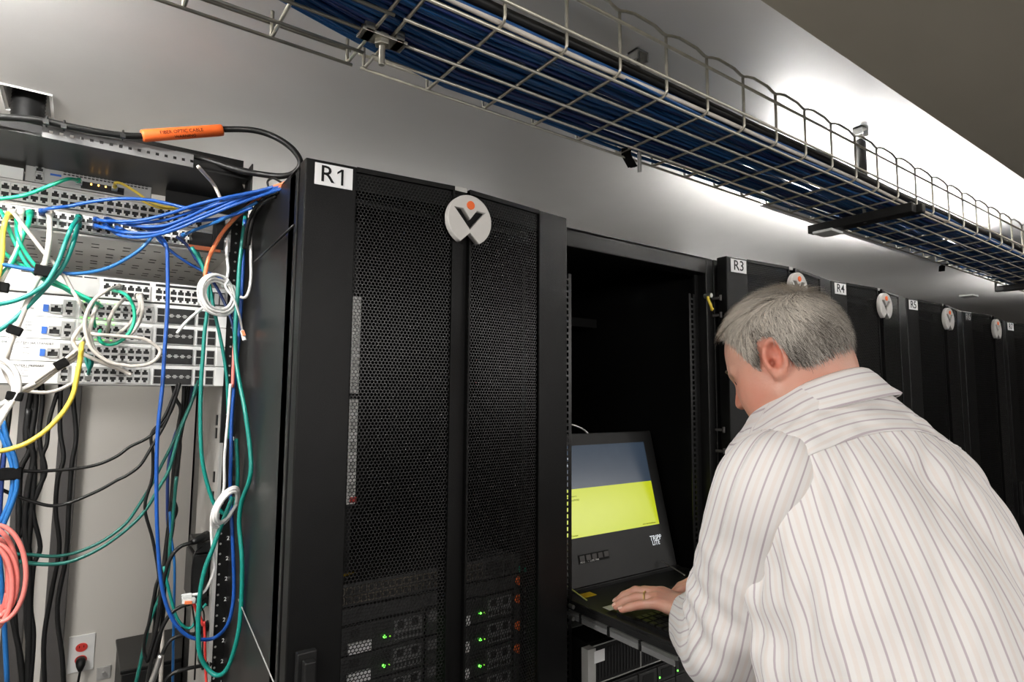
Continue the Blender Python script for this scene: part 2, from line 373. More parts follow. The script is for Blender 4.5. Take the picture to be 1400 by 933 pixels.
# hinge pins, ground wire on the open cabinet
for z_ in (CH+.29, CH+.24, CH-.09, CH-.15):
    obj('hinge_pin', MB().tube([(.2965, .018, z_-.008), (.2965, .018, z_+.008)], .0035, 8).box(.292, .299, .022, .044, z_-.004, z_+.003), M['darkgrey'], R2)
gp = at(968, 415, y=D+.02)-R2.location
obj('ground_wire', MB().tube(catmull([gp+Vector((0, 0, .02)), gp+Vector((-.012, -.01, .008)), gp+Vector((-.006, -.014, -.01)), gp+Vector((.008, -.006, -.018)), gp+Vector((.02, 0, -.014))], 6), .004, 8), M['c_yellow'], R2, smooth=True)
obj('ground_screw', MB().tube([gp+Vector((0, .01, .022)), gp+Vector((0, -.012, .022))], .007, 10), M['steel'], R2)
b = MB(); 
for k in range(14): b.box(-.16+.02*k, -.15+.02*k, .5, .505, HT-.16, HT-.155)
obj('roof_bar', MB().box(-.27, .27, .506, .516, HT-.17, HT-.14), M['inner'], R2); obj('roof_light_dashes', b, M['steel'], R2)  # pale dashes stand in for light coming through the roof perforation
obj('side_bracket', MB().box(-.02, .0, 1.0, 1.06, 1.74, 1.82), M['inner'], R2, bevel=.006)
for zz in (1.42, 1.78, .95): obj('cross_seam', MB().box(-.296, .296, 1.062, 1.066, zz, zz+.004), M['sheet'], R2)

# ---------------------------------------------------------------- equipment inside R1
SY = 1.12
def rackbox(root, z0, z1, yf, depth, m_, x0=-.2413, x1=.2413, name='body'):
    return obj(name, MB().box(x0, x1, 0, depth, 0, z1-z0), m_, root, bevel=.001)
c1x = R1.location.x
M['blade'] = mat('blade_grey', (0.05, 0.05, 0.05), 0.45, metal=0.3, var=0.2, scale=60, bump=.3, bscale=300)
z1 = CH-.352; z0 = z1-.042
t = thing('network_switch', 'dark rack switch with two rows of ports, on top of the blades inside R1', 'network switch', (c1x, SY, z0))
rackbox(t, z0, z1, SY, .6, M['blade'], -.22, .22)
b = MB()
for k in range(24):
    for q in range(2): b.box(-.212+.0145*k, -.2005+.0145*k, -.004, 0, .006+.017*q, .019+.017*q)
M['bronze'] = mat('port_cage_bronze', (.20, .17, .135), .4, metal=.4)
obj('port_cages', b, M['bronze'], t); t.children[-1]['kind'] = 'stuff'
b = MB()
for k in range(24):
    for q in range(2): b.box(-.2105+.0145*k, -.202+.0145*k, -.0046, -.0035, .0075+.017*q, .0175+.017*q)
o_ = obj('port_holes', b, M['hole'], t); o_['kind'] = 'stuff'
b = MB()
for k in range(3): b.box(.145+.024*k, .163+.024*k, -.003, 0, .006, .034)
obj('uplink_module', b, M['hole'], t)
for q0, q1 in ((-.2413, -.22), (.22, .2413)): obj('rack_ear', MB().box(q0, q1, -.002, .002, 0, .042), M['blade'], t)
tk = obj('warning_sticker', MB().add([(-.205, .1, .0425), (-.12, .06, .0425), (-.205, .03, .0425)], [(0, 2, 1)]), M['yellow'], t)
BP = .0537; ZB = z0-.004
t = thing('blade_chassis', 'dark blade server chassis behind the R1 door with green lights', 'server chassis', (c1x, SY, ZB-.03-8*BP))
Hc = .03+8*BP
obj('body', MB().box(-.22, .22, .02, .7, 0, Hc), M['blade'], t)
obj('top_bezel', MB().box(-.22, .22, 0, .02, Hc-.028, Hc), M['blade'], t, bevel=.001)
obj('rack_ear', MB().box(-.2413, -.22, -.002, .004, 0, Hc), M['blade'], t); obj('rack_ear', MB().box(.22, .2413, -.002, .004, 0, Hc), M['blade'], t)
def make_blade(parent, x0, z0_, led, tagged=True):
    w_ = .214; h = BP-.003
    bl = obj('blade', MB().box(0, w_, 0, .02, 0, h), M['blade'], parent, bevel=.001, loc=(x0, 0, z0_))
    obj('latch_plate', MB().box(.004, .04, -.002, 0, .026, h-.006), M['darkalu'], bl)
    for k in range(2):
        obj('drive_bay', MB().box(.148+.031*k, .176+.031*k, -.003, 0, .006, h-.006), M['darkalu'], bl)
    b = MB()
    for k in range(2): b.box(.154+.031*k, .168+.031*k, -.0040, -.0028, .028, .042)
    b.box(.060, .078, -.001, .0005, .030, .044)
    for k in range(7): b.box(.150+.0082*k, .155+.0082*k, -.0038, -.0028, .010, .018)
    obj('dark_openings', b, M['hole'], bl)['kind'] = 'stuff'
    b = MB()
    for j in range(4):
        for i in range(6): b.tube([(.104+.0066*i+(.0033 if j % 2 else 0), -.0008, .026+.0062*j), (.104+.0066*i+(.0033 if j % 2 else 0), .001, .026+.0062*j)], .0025, 6)
    obj('vent_grille', b, M['hole'], bl)['kind'] = 'stuff'
    if tagged: obj('pull_tag', MB().box(.054, .099, -.008, -.002, .003, .022), M['labelwhite'], bl)
    obj('power_light', MB().tube([(.128, -.0045, .019), (.128, .0, .019)], .0026, 8), led, bl)
    obj('status_light', MB().tube([(.139, -.0035, .018), (.139, .0, .018)], .0014, 8), M['led_dim'], bl)
    return bl
for r_ in range(8):
    zb = Hc-.03-(r_+1)*BP
    for c_ in range(2):
        make_blade(t, -.217+.219*c_, zb, M['led_amber'] if (r_ == 3 and c_ == 1) else M['led_green'])
for k, (px, py) in enumerate([(712, 795), (711, 820), (711, 857), (710, 888)]):
    q = at(px, py, y=SY-.01)-t.location
    obj('orange_tab', MB().tube([q, q+Vector((0, .008, 0))], .0095, 12), M['orange'], t)
q = at(716, 779, y=SY-.01)-t.location
obj('green_tab', MB().tube([q, q+Vector((0, .008, 0))], .009, 12), M['c_green'], t)
obj('grey_strip', MB().box(.243, .249, -.004, .0, Hc-.16, Hc-.03), M['alu'], t)
# pale strip standing in for leaked light at the left, behind the mesh
t = thing('light_leak_strip', 'pale vertical strip standing in for light leaking through the R1 cabinet, at its left', 'light leak strip', (.4405, 1.15, CH-.212))
obj('housing', MB().box(-.009, .009, 0, .03, 0, .205), M['white'], t, bevel=.002); obj('housing', MB().box(-.009, .009, 0, .03, .215, .41), M['white'], t, bevel=.002)
obj('mounting_bar', MB().box(-.012, .012, .03, .04, -.138, .57), M['inner'], t)
for k in range(9): obj('outlet', MB().box(-.005, .005, -.002, 0, .02+.041*k, .04+.041*k), M['alu'], t)
obj('indicator', MB().box(-.003, .009, -.004, 0, .004, .014), M['c_red'], t)

# ---------------------------------------------------------------- console and servers in R2
c2 = R2.location.x
t = thing('console_drawer', 'pulled-out black rack console with open screen and keyboard under the man\'s hand', 'console drawer', (c2, D, 0))
KX0, KX1 = .965-c2, 1.415-c2
zt = CH-.479
b = MB(); b.box(KX0, KX1, -.245, .12, zt-.018, zt-.004); b.box(KX0, KX0+.008, -.245, .12, zt-.004, zt+.003); b.box(KX1-.008, KX1, -.245, .12, zt-.004, zt+.003); b.box(KX0, KX1, -.245, -.237, zt-.004, zt+.003)
obj('tray', b, M['plastic'], t, bevel=.0015)
obj('tray_back', MB().box(KX0, KX1, .12, .55, zt-.018, zt+.005), M['plastic'], t, bevel=.0015)
for x_ in (KX0-.006, KX1):
    sl = obj('slide_rail', MB().box(x_, x_+.005, -.24, .6, zt-.024, zt-.017), M['steel'], t)
    obj('slide_web', MB().box(x_+.001, x_+.004, -.235, .6, zt-.036, zt-.024), M['darkalu'], sl)
    for yq in (-.15, -.06, .03): obj('slide_clip', MB().box(x_-.002, x_+.006, yq, yq+.006, zt-.036, zt-.016), M['sheet'], sl)
kb = obj('keyboard', MB().box(KX0+.03, KX1-.03, -.225, -.045, zt-.004, zt+.004), M['ink'], t, bevel=.001)
b = MB(); rows = 6
keym = MB().box(-.0072, .0072, -.0072, .0072, 0, .003).mesh('key', M['plastic'])
for r_ in range(6):
    n = 17 if r_ else 17
    for k in range(n):
        if r_ == 5 and 4 <= k <= 8:
            if k == 4: obj('space_bar', MB().box(-.0072, .0832, -.0072, .0072, 0, .003), M['plastic'], kb, loc=(KX0+.046+.0212*k*.92, -.06-.0195*(5-r_) if False else -.20+.0195*(5-r_), zt+.004))
            continue
        obj('key', keym, None, kb, loc=(KX0+.043+.0195*k, -.20+.0195*(5-r_)*1.0, zt+.004))
# touchpad / palm area with bright keys near the fingers
tp = at(836, 831, z=zt+.005)
obj('touch_pad', MB().box(-.016, .016, -.012, .012, 0, .001), M['alu'], t, loc=(tp.x-c2, tp.y-D, zt+.0045))
T_ = Matrix.Translation((0, .118, zt+.006)) @ Matrix.Rotation(-math.atan2(.058, .235), 4, 'X')
lid = obj('lid', MB().box(KX0+.012, KX1-.012, 0, .022, 0, .385, T=T_), M['plastic'], t, bevel=.003)
def L(x0, x1, z0_, z1_, d0, d1): return MB().box(x0, x1, -d1, -d0, z0_, z1_, T=T_)
sx0, sx1 = 1.012-c2, 1.362-c2
M['scr_dark'] = mat('screen_slate', (0.02, 0.03, 0.04), 0.25, emit=(0.022, 0.034, 0.055), estr=1.0)
M['scr_lime'] = mat('screen_lime', (0.1, 0.1, 0.01), 0.25, emit=(0.48, 0.55, 0.006), estr=1.0)
sz0, sz1 = .118, .352
obj('screen_upper', L(sx0, sx1, sz0+.121, sz1, -.001, .0012), M['scr_dark'], lid); obj('screen_lower', L(sx0, sx1, sz0, sz0+.121, -.001, .0012), M['scr_lime'], lid)
def lid_text(s, x, z, size, m_, nm='screen_lettering', ext=.0001, align='LEFT'):
    return text(s, size, m_, nm, lid, T_ @ Matrix.Translation((x, -.0016, z)) @ Matrix.Rotation(PI/2, 4, 'X'), ext, align)
M['scr_txt'] = mat('screen_and_brand_glow', (.8, .8, .8), .5, emit=(.8, .85, .9), estr=.8)
lid_text('VMware ESXi 6.7.0', sx0+.008, sz1-.034, .0065, M['scr_txt']); lid_text('2 x Intel(R) Xeon', sx0+.008, sz1-.052, .0065, M['scr_txt'])
lid_text('To manage this host, go to:', sx0+.008, sz0+.103, .0045, M['ink']); lid_text('http://localhost (STATIC)', sx0+.008, sz0+.093, .0055, M['ink'])
lid_text('<F2> Customize', sx0+.008, sz0+.006, .005, M['ink']); lid_text('<F12> Shut Down/Restart', sx1-.068, sz0+.006, .005, M['ink'])
bz = .055
obj('button_panel', L(1.043-c2, 1.150-c2, bz, bz+.022, -.001, .0012), M['ink'], lid)
for k in range(5): obj('button', L(1.047-c2+.021*k, 1.063-c2+.021*k, bz+.006, bz+.019, .001, .0028), M['darkgrey'], lid)
lid_text('MENU  -  +  AUTO  PWR', 1.047-c2, bz+.003, .006, M['textwhite'], 'button_lettering')
lid_text('TRIPP', 1.312-c2, .083, .019, M['scr_txt'], 'brand_mark'); lid_text('LITE', 1.318-c2, .070, .017, M['scr_txt'], 'brand_mark')  # printed brand glows like the screen text, its brightness painted in
b = MB(); hp = [T_ @ Vector((x_, .005, z_)) for x_, z_ in [(1.035-c2, .383), (1.048-c2, .402), (1.085-c2, .412), (1.13-c2, .400), (1.155-c2, .383)]]
obj('lid_handle', b.tube(catmull(hp, 6), .0028, 8), M['steel'], lid, smooth=True)
for x_ in (KX0+.01, 1.332-c2): obj('lid_stay', MB().bar(Vector((x_, .112, zt+.03)), Vector((x_+.02, .05, zt+.003)), .002, .001), M['steel'], t)
obj('yellow_sticker', MB().box(-.02, .02, -.013, .013, 0, .0006), M['yellow'], t, loc=(at(803, 809, z=zt+.005).x-c2, at(803, 809, z=zt+.005).y-D, zt+.0042))
t.children[-1].location.z = zt-.0035
for zq in (-.002, -.028): obj('thumb_screw', MB().tube([(KX0-.016, .045, zt+zq), (KX0-.016, .06, zt+zq)], .0045, 12), M['steel'], t)
# two servers under the console
def server(z1_, z0_, label, bright):
    t = thing('rack_server', label, 'server', (c2, D+.02, z0_), 'servers below the console')
    h = z1_-z0_
    obj('body', MB().box(-.217, .217, .012, .72, 0, h), M['sheet'], t, bevel=.001)
    obj('bezel', MB().box(-.217, .217, 0, .012, .002, h-.002), M['plastic'], t, bevel=.001)
    obj('rack_ear', MB().box(-.2413, -.217, -.016, .006, .001, h-.001), M['alu'] if bright else M['plastic'], t, bevel=.001); obj('rack_ear', MB().box(.217, .2413, -.016, .006, .001, h-.001), M['alu'] if bright else M['plastic'], t, bevel=.001)
    return t, h
t, h = server(CH-.563, CH-.655, 'black server directly under the console drawer, with grey end ears', True)
obj('asset_label', MB().box(-.222, -.19, -.0165, -.0155, h-.034, h-.008), M['labelwhite'], t)
obj('top_sticker', MB().box(-.2, -.15, .10, .14, h+.0002, h+.0008), M['alu'], t)
b = MB()
for k in range(40): b.box(-.205+.0102*k, -.200+.0102*k, -.0015, .001, .012, h-.014)
o_ = obj('grille_slots', b, M['hole'], t); o_['kind'] = 'stuff'
obj('panel_seam', MB().box(-.056, -.054, -.002, .001, .004, h-.004).box(-.217, .217, -.002, .0005, h-.005, h-.003).box(-.217, .217, -.002, .0005, .003, .005), M['alu'], t)
for q in range(4):
    zz1 = CH-.658-.089*q
    t, h = server(zz1, zz1-.087, ['black server with drive bays, second below the console drawer', 'black server with drive bays, third below the console', 'black server with drive bays, fourth below the console', 'black server with drive bays, fifth below the console'][q], False)
    for k in range(6):
        x_ = -.2+.068*k
        db = obj('drive_bay', MB().box(x_, x_+.063, -.004, .002, h*.52, h-.006), M['blade'], t, bevel=.001)
        obj('drive_latch', MB().box(x_+.012, x_+.05, -.0052, -.0035, h*.6, h*.85), M['hole'], db)
        obj('power_light', MB().box(x_+.003, x_+.006, -.0055, -.0035, h*.62, h*.66), M['led_green'], db)
        db = obj('drive_bay', MB().box(x_, x_+.063, -.004, .002, .004, h*.49), M['blade'], t, bevel=.001)
        obj('power_light', MB().box(x_+.003, x_+.006, -.0055, -.0035, h*.12, h*.16), M['led_green'], db)
# ---------------------------------------------------------------- wire cable tray overhead
TY0, TY1, TZ = .577, .783, CH+.46
t = thing('wire_cable_tray', 'long zinc wire-basket cable tray hung under the ceiling, full of blue cables', 'cable tray', (3.5, (TY0+TY1)/2, TZ))
O = Vector((3.5, (TY0+TY1)/2, TZ)); wr = .0025
xs0 = .0
def cross(xo):
    pts = [(0, TY0, .097), (0, TY0, .008), (0, TY0+.002, .002), (0, TY0+.008, 0), (0, TY1-.008, 0), (0, TY1-.001, .003), (0, TY1, .008), (0, TY1, .037)]
    return [Vector((0, p[1]-O.y, p[2])) for p in pts]
cw = MB().tube(cross(0), wr, 6).mesh('cross_wire', M['zinc'], True)
joint = .286
xs = []
x = joint+.012
while x < 8.6: xs.append(x); x += .1005
x = joint-.012
while x > -.9: xs.append(x); x -= .1005
for x in xs: obj('cross_wire', cw, None, t, loc=(x-O.x, 0, 0))
def longw(y, z, xa, xb): return MB().tube([(xa-O.x, y-O.y, z), (xb-O.x, y-O.y, z)], wr, 6)
for (xa, xb) in ((-.95, joint-.006), (joint+.006, 8.65)):
    for y_ in (TY0+.012, TY0+.062, TY0+.112, TY0+.160, TY1-.004):
        obj('bottom_wire', longw(y_, -.004 if y_ < TY1-.01 else -.002, xa, xb), M['zinc'], t, smooth=True)
    for z_ in (.025, .076): obj('side_wire', longw(TY0-.004, z_, xa, xb), M['zinc'], t, smooth=True)
    obj('side_wire', longw(TY1+.003, .022, xa, xb), M['zinc'], t, smooth=True)
    b = MB(); pts = []
    k = 0; xx = sorted([v for v in xs if xa-.02 < v < xb+.02])
    for a_, c_ in zip(xx, xx[1:]):
        for f, dz in ((0, 0), (.12, .004), (.30, .0075), (.74, .006), (.92, .0005)): pts.append((a_+(c_-a_)*f-O.x, TY0-O.y-.001, .095+dz))
    pts.append((xx[-1]-O.x, TY0-O.y, .095))
    obj('wavy_top_wire', b.tube(pts, wr, 6), M['zinc'], t, smooth=True)
for y_, nm in ((TY0+.112, 0), ):
    b = MB(); b.box(-.030, .030, -.012, .012, -.010, -.006); b.tube([(0, 0, -.002), (0, 0, -.016)], .010, 6); b.tube([(0, 0, -.016), (0, 0, -.042)], .0042, 8)
    b.box(-.026, -.014, -.012, .012, -.010, .006); b.box(.014, .026, -.012, .012, -.010, .006)
    obj('splice_bolt', b, M['zinc'], t, loc=(joint-O.x, y_-O.y, 0), bevel=.0008)
# supports: strut and hanger rods
def support(x, rod_y, strut=True, lab=''):
    s = thing('tray_hanger', lab, 'hanger', (x, rod_y, CZ))
    if strut:
        z_ = TZ-CZ-.03
        b = MB(); b.box(-.012, .012, TY0-rod_y-.02, TY1-rod_y+.018, z_, z_+.022)
        obj('strut', b, M['plastic'], s, bevel=.002)
        obj('strut', MB().box(.016, .036, TY0-rod_y-.03, TY1-rod_y+.002, z_+.002, z_+.022), M['plastic'], s, bevel=.002)
        obj('clear_cover', MB().box(-.02, .04, .07, .12, z_-.006, z_+.001), M['clear'], s, bevel=.002)
    obj('rod', MB().tube([(0, 0, -.002), (0, 0, TZ-CZ-.03)], .004, 8), M['steel'], s, smooth=True)
    if strut: obj('rod_sleeve', MB().tube([(0, 0, -.03), (0, 0, TZ-CZ+.02)], .011, 12), M['rubber'], s, smooth=True)
    obj('ceiling_clip', MB().box(-.016, .016, -.012, .012, -.004, 0).box(-.016, -.012, -.012, .012, -.02, 0).box(.012, .016, -.012, .012, -.02, 0), M['steel'], s)
    return s
support(1.535, .665, True, 'black strut and sleeved rod holding the tray above the open cabinet')
sp = at(862, 74, z=CZ); support(.845, .765, False, 'clear-clipped thin hanger rod above the R1 cabinet, behind the tray side')
support(2.95, .80, True, 'black hanger further along the tray near the right picture edge')
support(5.2, .70, True, 'farthest tray hanger, beyond the right picture edge')
# cables in the tray: every cable its own object
rt = random.Random(3)
def tray_cable(y0, z0, r, m_, xa=-.9, xb=8.6, step=.11, wob=.006, seed=0):
    pts = []; x = xa; ph = [rt.uniform(0, 6.28) for _ in range(4)]
    while x <= xb:
        s = 1.0
        if x < .40: s = max(.12, 1-(.40-x)*1.55)
        y = TY0+.012+(y0-TY0-.012)*s
        y += wob*(math.sin(x*3.1+ph[0])+.8*math.sin(x*7.7+ph[1]))*min(1, s*1.2)
        z = z0+.002*math.sin(x*5+ph[2])+.0015*math.sin(x*11+ph[3])
        y = min(max(y, TY0+.012), TY1-.006); z = max(z, TZ+.0055)
        pts.append((x, y, z)); x += step
    return MB().tube(pts, r, 6)
NB = 58
for k in range(NB):
    lay = k % 3; y0 = TY0+.016+(TY1-TY0-.026)*((k//3)+.33*lay)/(NB/3)
    m_ = rt.choice(['c_trayblue', 'c_trayblue', 'c_trayblue2', 'c_navy'])
    o_ = obj('tray_cable', tray_cable(y0, TZ+.0065+.0055*lay, .0036, M[m_]), M[m_], smooth=True)
    tag(o_, 'blue network cable lying among dozens like it in the overhead wire tray', 'cable', 'blue cables in the wire tray')
o_ = obj('tray_cable', tray_cable(TY0+.009, TZ+.0085, .0036, None, wob=.0008), M['c_grey'], smooth=True)
tag(o_, 'single pale grey cable along the near lower edge of the wire tray', 'cable')
for k, (yy_, zz_, r_, lb) in enumerate([(.016, .026, .0085, 'thick black cable lying above the pale grey one along the near side of the tray'), (.034, .034, .0085, 'second thick black cable in the tray, just behind the front thick one')]):
    o_ = obj('tray_cable', tray_cable(TY0+yy_, TZ+zz_, r_, None, wob=.001), M['rubber'], smooth=True); tag(o_, lb, 'cable')
# loose tape tails under the tray
for (px, py, lb, m_) in ((868, 222, 'short black tape tail poking out under the far edge of the tray above R2', 'velcro'), (1300, 374, 'short black tape tail hanging under the tray above the R6 cabinet', 'velcro')):
    q = at(px-12, py-10, z=TZ-.001)
    b = MB(); q2 = q+Vector((.03, .012, -.012)); b.bar(q+Vector((-.02, -.02, .001)), q, .009, .001).bar(q, q2, .009, .001).bar(q2, q2+Vector((.012, 0, .004)), .006, .001)
    o_ = obj('tape_tail', b, M[m_]); tag(o_, lb, 'cable tie')
# tube lamp above the cabinets, hidden behind the tray
def tube_lamp(x, y, ln, power, label, zz=CZ-.045, trough=True):
    s = thing('ceiling_tube_lamp', label, 'lamp', (x, y, CZ))
    obj('housing', MB().box(-ln/2-.02, ln/2+.02, -.022, .022, -.012, 0), M['white'], s, bevel=.003)
    Mt = mat('lamp_tube', (.9, .9, .9), .4, emit=(1, .98, .95), estr=power)
    obj('tube', MB().tube([(-ln/2, 0, zz-CZ), (ln/2, 0, zz-CZ)], .012, 10), Mt, s, smooth=True)
    zb = zz-CZ
    if trough: obj('added_light_shield', MB().box(-ln/2-.02, ln/2+.02, -.035, .035, zb-.022, zb-.019).box(-ln/2-.02, ln/2+.02, -.037, -.035, zb-.022, zb+.010).box(-ln/2-.02, ln/2+.02, .035, .037, zb-.022, zb+.010), M['white'], s)  # unseen trough added to keep the tube's light off the cabinets
    obj('end_cap', MB().box(-ln/2-.015, -ln/2, -.018, .018, zz-CZ-.016, 0).box(ln/2, ln/2+.015, -.018, .018, zz-CZ-.016, 0), M['white'], s)
    return s
tube_lamp(2.10, .87, 1.2, 250, 'bright tube lamp on the ceiling, hidden behind the cable tray beyond the strut', CZ-.125)
tube_lamp(-.65, .95, .9, 420, 'tube lamp on the ceiling above the open rack, out of the picture at the top', CZ-.06, False)
tube_lamp(4.3, .87, .9, 130, 'far tube lamp on the ceiling, hidden behind the tray near the right picture edge', CZ-.125)
tube_lamp(.9, 2.25, 1.2, 15, 'added unseen lamp behind the R1 and open cabinets that brightens the ceiling', CZ-.20, False)  # extra hidden lamp, added to lift the brightness of the middle ceiling
tube_lamp(3.4, 2.25, 1.2, 30, 'added unseen lamp behind the R4 and R5 cabinets that brightens the ceiling', CZ-.20, False)  # second added lamp, unseen behind the row, also lifting the ceiling
# ---------------------------------------------------------------- open two-post rack on the left
GY = 1.5
t = thing('open_rack', 'open two-post black rack on the left, beside the R1 cabinet', 'open rack', (.022, GY, 0))
def post(sx, nm='post'):
    b = MB(); x0 = sx*.2415; x1 = sx*.278; a, c = min(x0, x1), max(x0, x1)
    p_ = obj('post', MB().box(a, c, .004, .012, .02, 2.13), M['sheet'], t, bevel=.001)
    w0, w1 = (x0-.003, x0) if sx < 0 else (x0, x0+.003)
    w0, w1 = min(w0, w1), max(w0, w1)
    obj('web', MB().box(w0, w1, .012, .27, .02, 2.13), M['postgrey'], p_)
    hb = MB()
    for k in range(int(2.0/.02222)):
        xx = (a+c)/2; zz = .1+k*.02222; hb.tube([(xx-.006, .0036, zz), (xx-.006, .006, zz)], .0025, 6)
    o_ = obj('screw_holes', hb, M['alu'], p_)
    return p_
pr = post(1); pl = post(-1)
obj('foot', MB().box(-.3, .3, -.15, .4, 0, .02), M['sheet'], t, bevel=.002)
obj('edge_strip', MB().box(.2405, .2475, -.002, .004, .6, 1.48), M['lightgrey'], t)
for u in range(8, 32):
    z_ = .09+.04445*u
    tx = text(str(u), .012, M['textwhite'], 'height_number', t, face_y(.272, .0035, z_+.02))
for zz in (1.40, 1.355, 1.50, 1.53): obj('cage_nut', MB().box(.238, .242, .04, .05, zz-.012, zz+.012), M['sheet'], t)
# top shelf: deep black plate seen from underneath, perforated lip, tail
sh = thing('rack_shelf', 'black shelf plate with a perforated front lip at the top of the open rack', 'shelf', (.022, GY, CH+.45))
obj('plate', MB().box(-.6, .2385, -.19, .05, 0, .004), M['sheet'], sh, bevel=.001)
obj('side_flange', MB().box(.2385, .2415, -.205, .0, -.060, .027), M['sheet'], sh, bevel=.001)
obj('back_flange', MB().box(.105, .2385, -.004, .0, -.033, 0), M['sheet'], sh); obj('upper_plate', MB().box(-.05, .2385, -.12, -.116, .004, .060), M['sheet'], sh)
lip = MB(); lx0, lx1 = -.104, .147; pitch = .0148; hw_ = .0028
n = int((lx1-lx0)/pitch); zz0, zz1, zm = -.002, .024, .010
lip.box(lx0, lx0+n*pitch, -.192, -.190, zz0, zm-hw_); lip.box(lx0, lx0+n*pitch, -.192, -.190, zm+hw_, zz1)
for k in range(n): lip.box(lx0+k*pitch, lx0+(k+1)*pitch-2*hw_, -.192, -.190, zm-hw_, zm+hw_)
obj('perforated_lip', lip, M['darkalu'], sh)
obj('front_edge', MB().box(-.6, lx0-.002, -.19, -.187, -.002, .002).box(lx0+n*pitch, .2385, -.19, -.187, -.004, .016), M['sheet'], sh)
obj('cover_tray', MB().box(-.6, lx0-.002, -.10, -.098, .004, .05), M['inner'], sh)
for yq in (-.19, -.15): obj('screw', MB().tube([(.234, yq, .012), (.2385, yq, .012)], .004, 8), M['steel'], sh)
# ports
def port_mesh(w_=.0145, h=.0165, flip=False, d=.004, rim=.0014):
    b = MB(); s = -1 if flip else 1
    b.box(-w_/2, w_/2, -d, 0, -h/2, -h/2+rim*1.6).box(-w_/2, w_/2, -d, 0, h/2-rim*1.6, h/2).box(-w_/2, -w_/2+rim, -d, 0, -h/2, h/2).box(w_/2-rim, w_/2, -d, 0, -h/2, h/2)
    b.box(-w_/2+rim, w_/2-rim, -.0008, 0, -h/2, h/2, mi=1)
    zt_ = s*(h/2-rim*1.6); zb = s*(h/2-rim*1.6-.0042); a, c = min(zt_, zb), max(zt_, zb)
    b.box(-w_/2+rim, -.0028, -d*.9, -.0009, a, c).box(.0028, w_/2-rim, -d*.9, -.0009, a, c)
    return b
PMW = port_mesh().mesh('port', [M['panelwhite'], M['hole']]); PMS = port_mesh(.0135, .0150).mesh('port', [M['silver'], M['hole']])
PMF = port_mesh(flip=True).mesh('port', [M['panelwhite'], M['hole']]); PMSF = port_mesh(.0135, .0150, flip=True).mesh('port', [M['silver'], M['hole']])
def patch_panel(z0, z1_, label):
    t = thing('patch_panel', label, 'patch panel', (.022, GY, z0)); h = z1_-z0
    obj('body', MB().box(-.2413, .2413, -.002, .03, 0, h), M['panelwhite'], t, bevel=.0008)
    for g in range(4):
        gx = -.187+.0925*g
        obj('module_strip', MB().box(gx+.0015, gx+.089, -.0045, -.002, h-.0062, h-.002), M['lightgrey'], t)
        for k in range(6):
            for q in range(2):
                obj('port', PMW if q else PMF, None, t, loc=(gx+.0075+.0150*k, -.002, .0095+.0172*q))
        obj('number_strip', MB().box(gx+.0015, gx+.089, -.003, -.002, .0002, .0012), M['darkgrey'], t)
    return t
patch_panel(CH+.3735, CH+.4165, 'white 48-port patch panel, upper of the two, mostly empty sockets')
patch_panel(CH+.3295, CH+.3725, 'white 48-port patch panel, lower of the two, with blue cables plugged in')
# silver device above the panels
t = thing('silver_router', 'silver half-width network device with three amber lights above the patch panels', 'router', (-.01, GY, CH+.418))
obj('body', MB().box(-.105, .110, 0, .22, 0, .0425), M['silver'], t, bevel=.0015)
for k in range(2): obj('port', PMS, None, t, loc=(-.083, 0, .011+.0175*k), rot=(0, 0, 0))
b = MB(); 
for k in range(22):
    for q in range(3): b.box(-.045+.0068*k, -.0402+.0068*k, -.0008, .001, .026+.005*q, .0285+.005*q)
o_ = obj('vent_slots', b, M['hole'], t); o_['kind'] = 'stuff'
obj('port_bay', MB().box(-.015, .06, -.001, .001, .004, .019), M['hole'], t)
for k in range(3): obj('amber_light', MB().box(.001+.0125*k, .0035+.0125*k, -.0022, -.0008, .014, .017), M['led_amber'], t)
obj('name_strip', MB().box(-.066, -.048, -.0008, .0, .020, .024), M['usb'], t)
obj('white_box_end', MB().box(-.165, -.108, .0, .2, 0, .024), M['white'], t)
# lighter device with slotted underside below the panels
t = thing('slotted_enclosure', 'pale grey steel enclosure with slotted underside below the patch panels', 'enclosure', (.022, GY, CH+.2655))
b = MB().box(-.2413, .2413, .004, .48, .057, .062)
obj('body', b, M['lightgrey'], t, bevel=.001)
obj('back_wall', MB().box(-.2413, .2413, .47, .48, -.02, .057), M['lightgrey'], t)
sb = MB(); rs = random.Random(5)
for i in range(16):
    for j in range(13):
        if (i*3+j) % 3 == 0 or (i+j*2) % 5 == 0: continue
        x_ = -.225+.029*i; y_ = .03+.034*j; sb.box(x_, x_+.014, y_, y_+.005, .0562, .057)
o_ = obj('slots', sb, M['hole'], t); o_['kind'] = 'stuff'
# switch with 12+12 ports (S0)
z0 = CH+.198
t = thing('network_switch', 'pale grey switch with wide blank left face, topmost of the five stacked switches', 'network switch', (.022, GY, z0)); h = .044
obj('body', MB().box(-.2413, .2413, 0, .22, 0, h), M['white'], t, bevel=.001)
M['blankgrey'] = mat('pale_grey_face', (.66, .65, .63), .45)
obj('blank_face', MB().box(-.2413, -.0045, -.0015, 0, .001, h-.001), M['blankgrey'], t)
def X(px): return -.164+.00138*px-.022
for gx in (X(137), X(205)):
    obj('vent_strip', MB().box(gx, gx+.083, -.002, 0, h-.009, h-.004), M['hole'], t)
    for k in range(6):
        for q in range(2): obj('port', PMW if q else PMF, None, t, loc=(gx+.007+.0140*k, 0, .009+.0162*q))
obj('fibre_bay', MB().box(X(271), X(305), -.003, 0, .004, .034), M['hole'], t)
for k in range(4): obj('fibre_slot', MB().box(X(272)+.012*k, X(272)+.009+.012*k, -.005, -.003, .006, .031), M['silver'], t)
b = MB()
for x_ in (X(40), X(70), X(95), X(113)): b.box(x_, x_+.022, -.002, 0, h-.006, h-.0035)
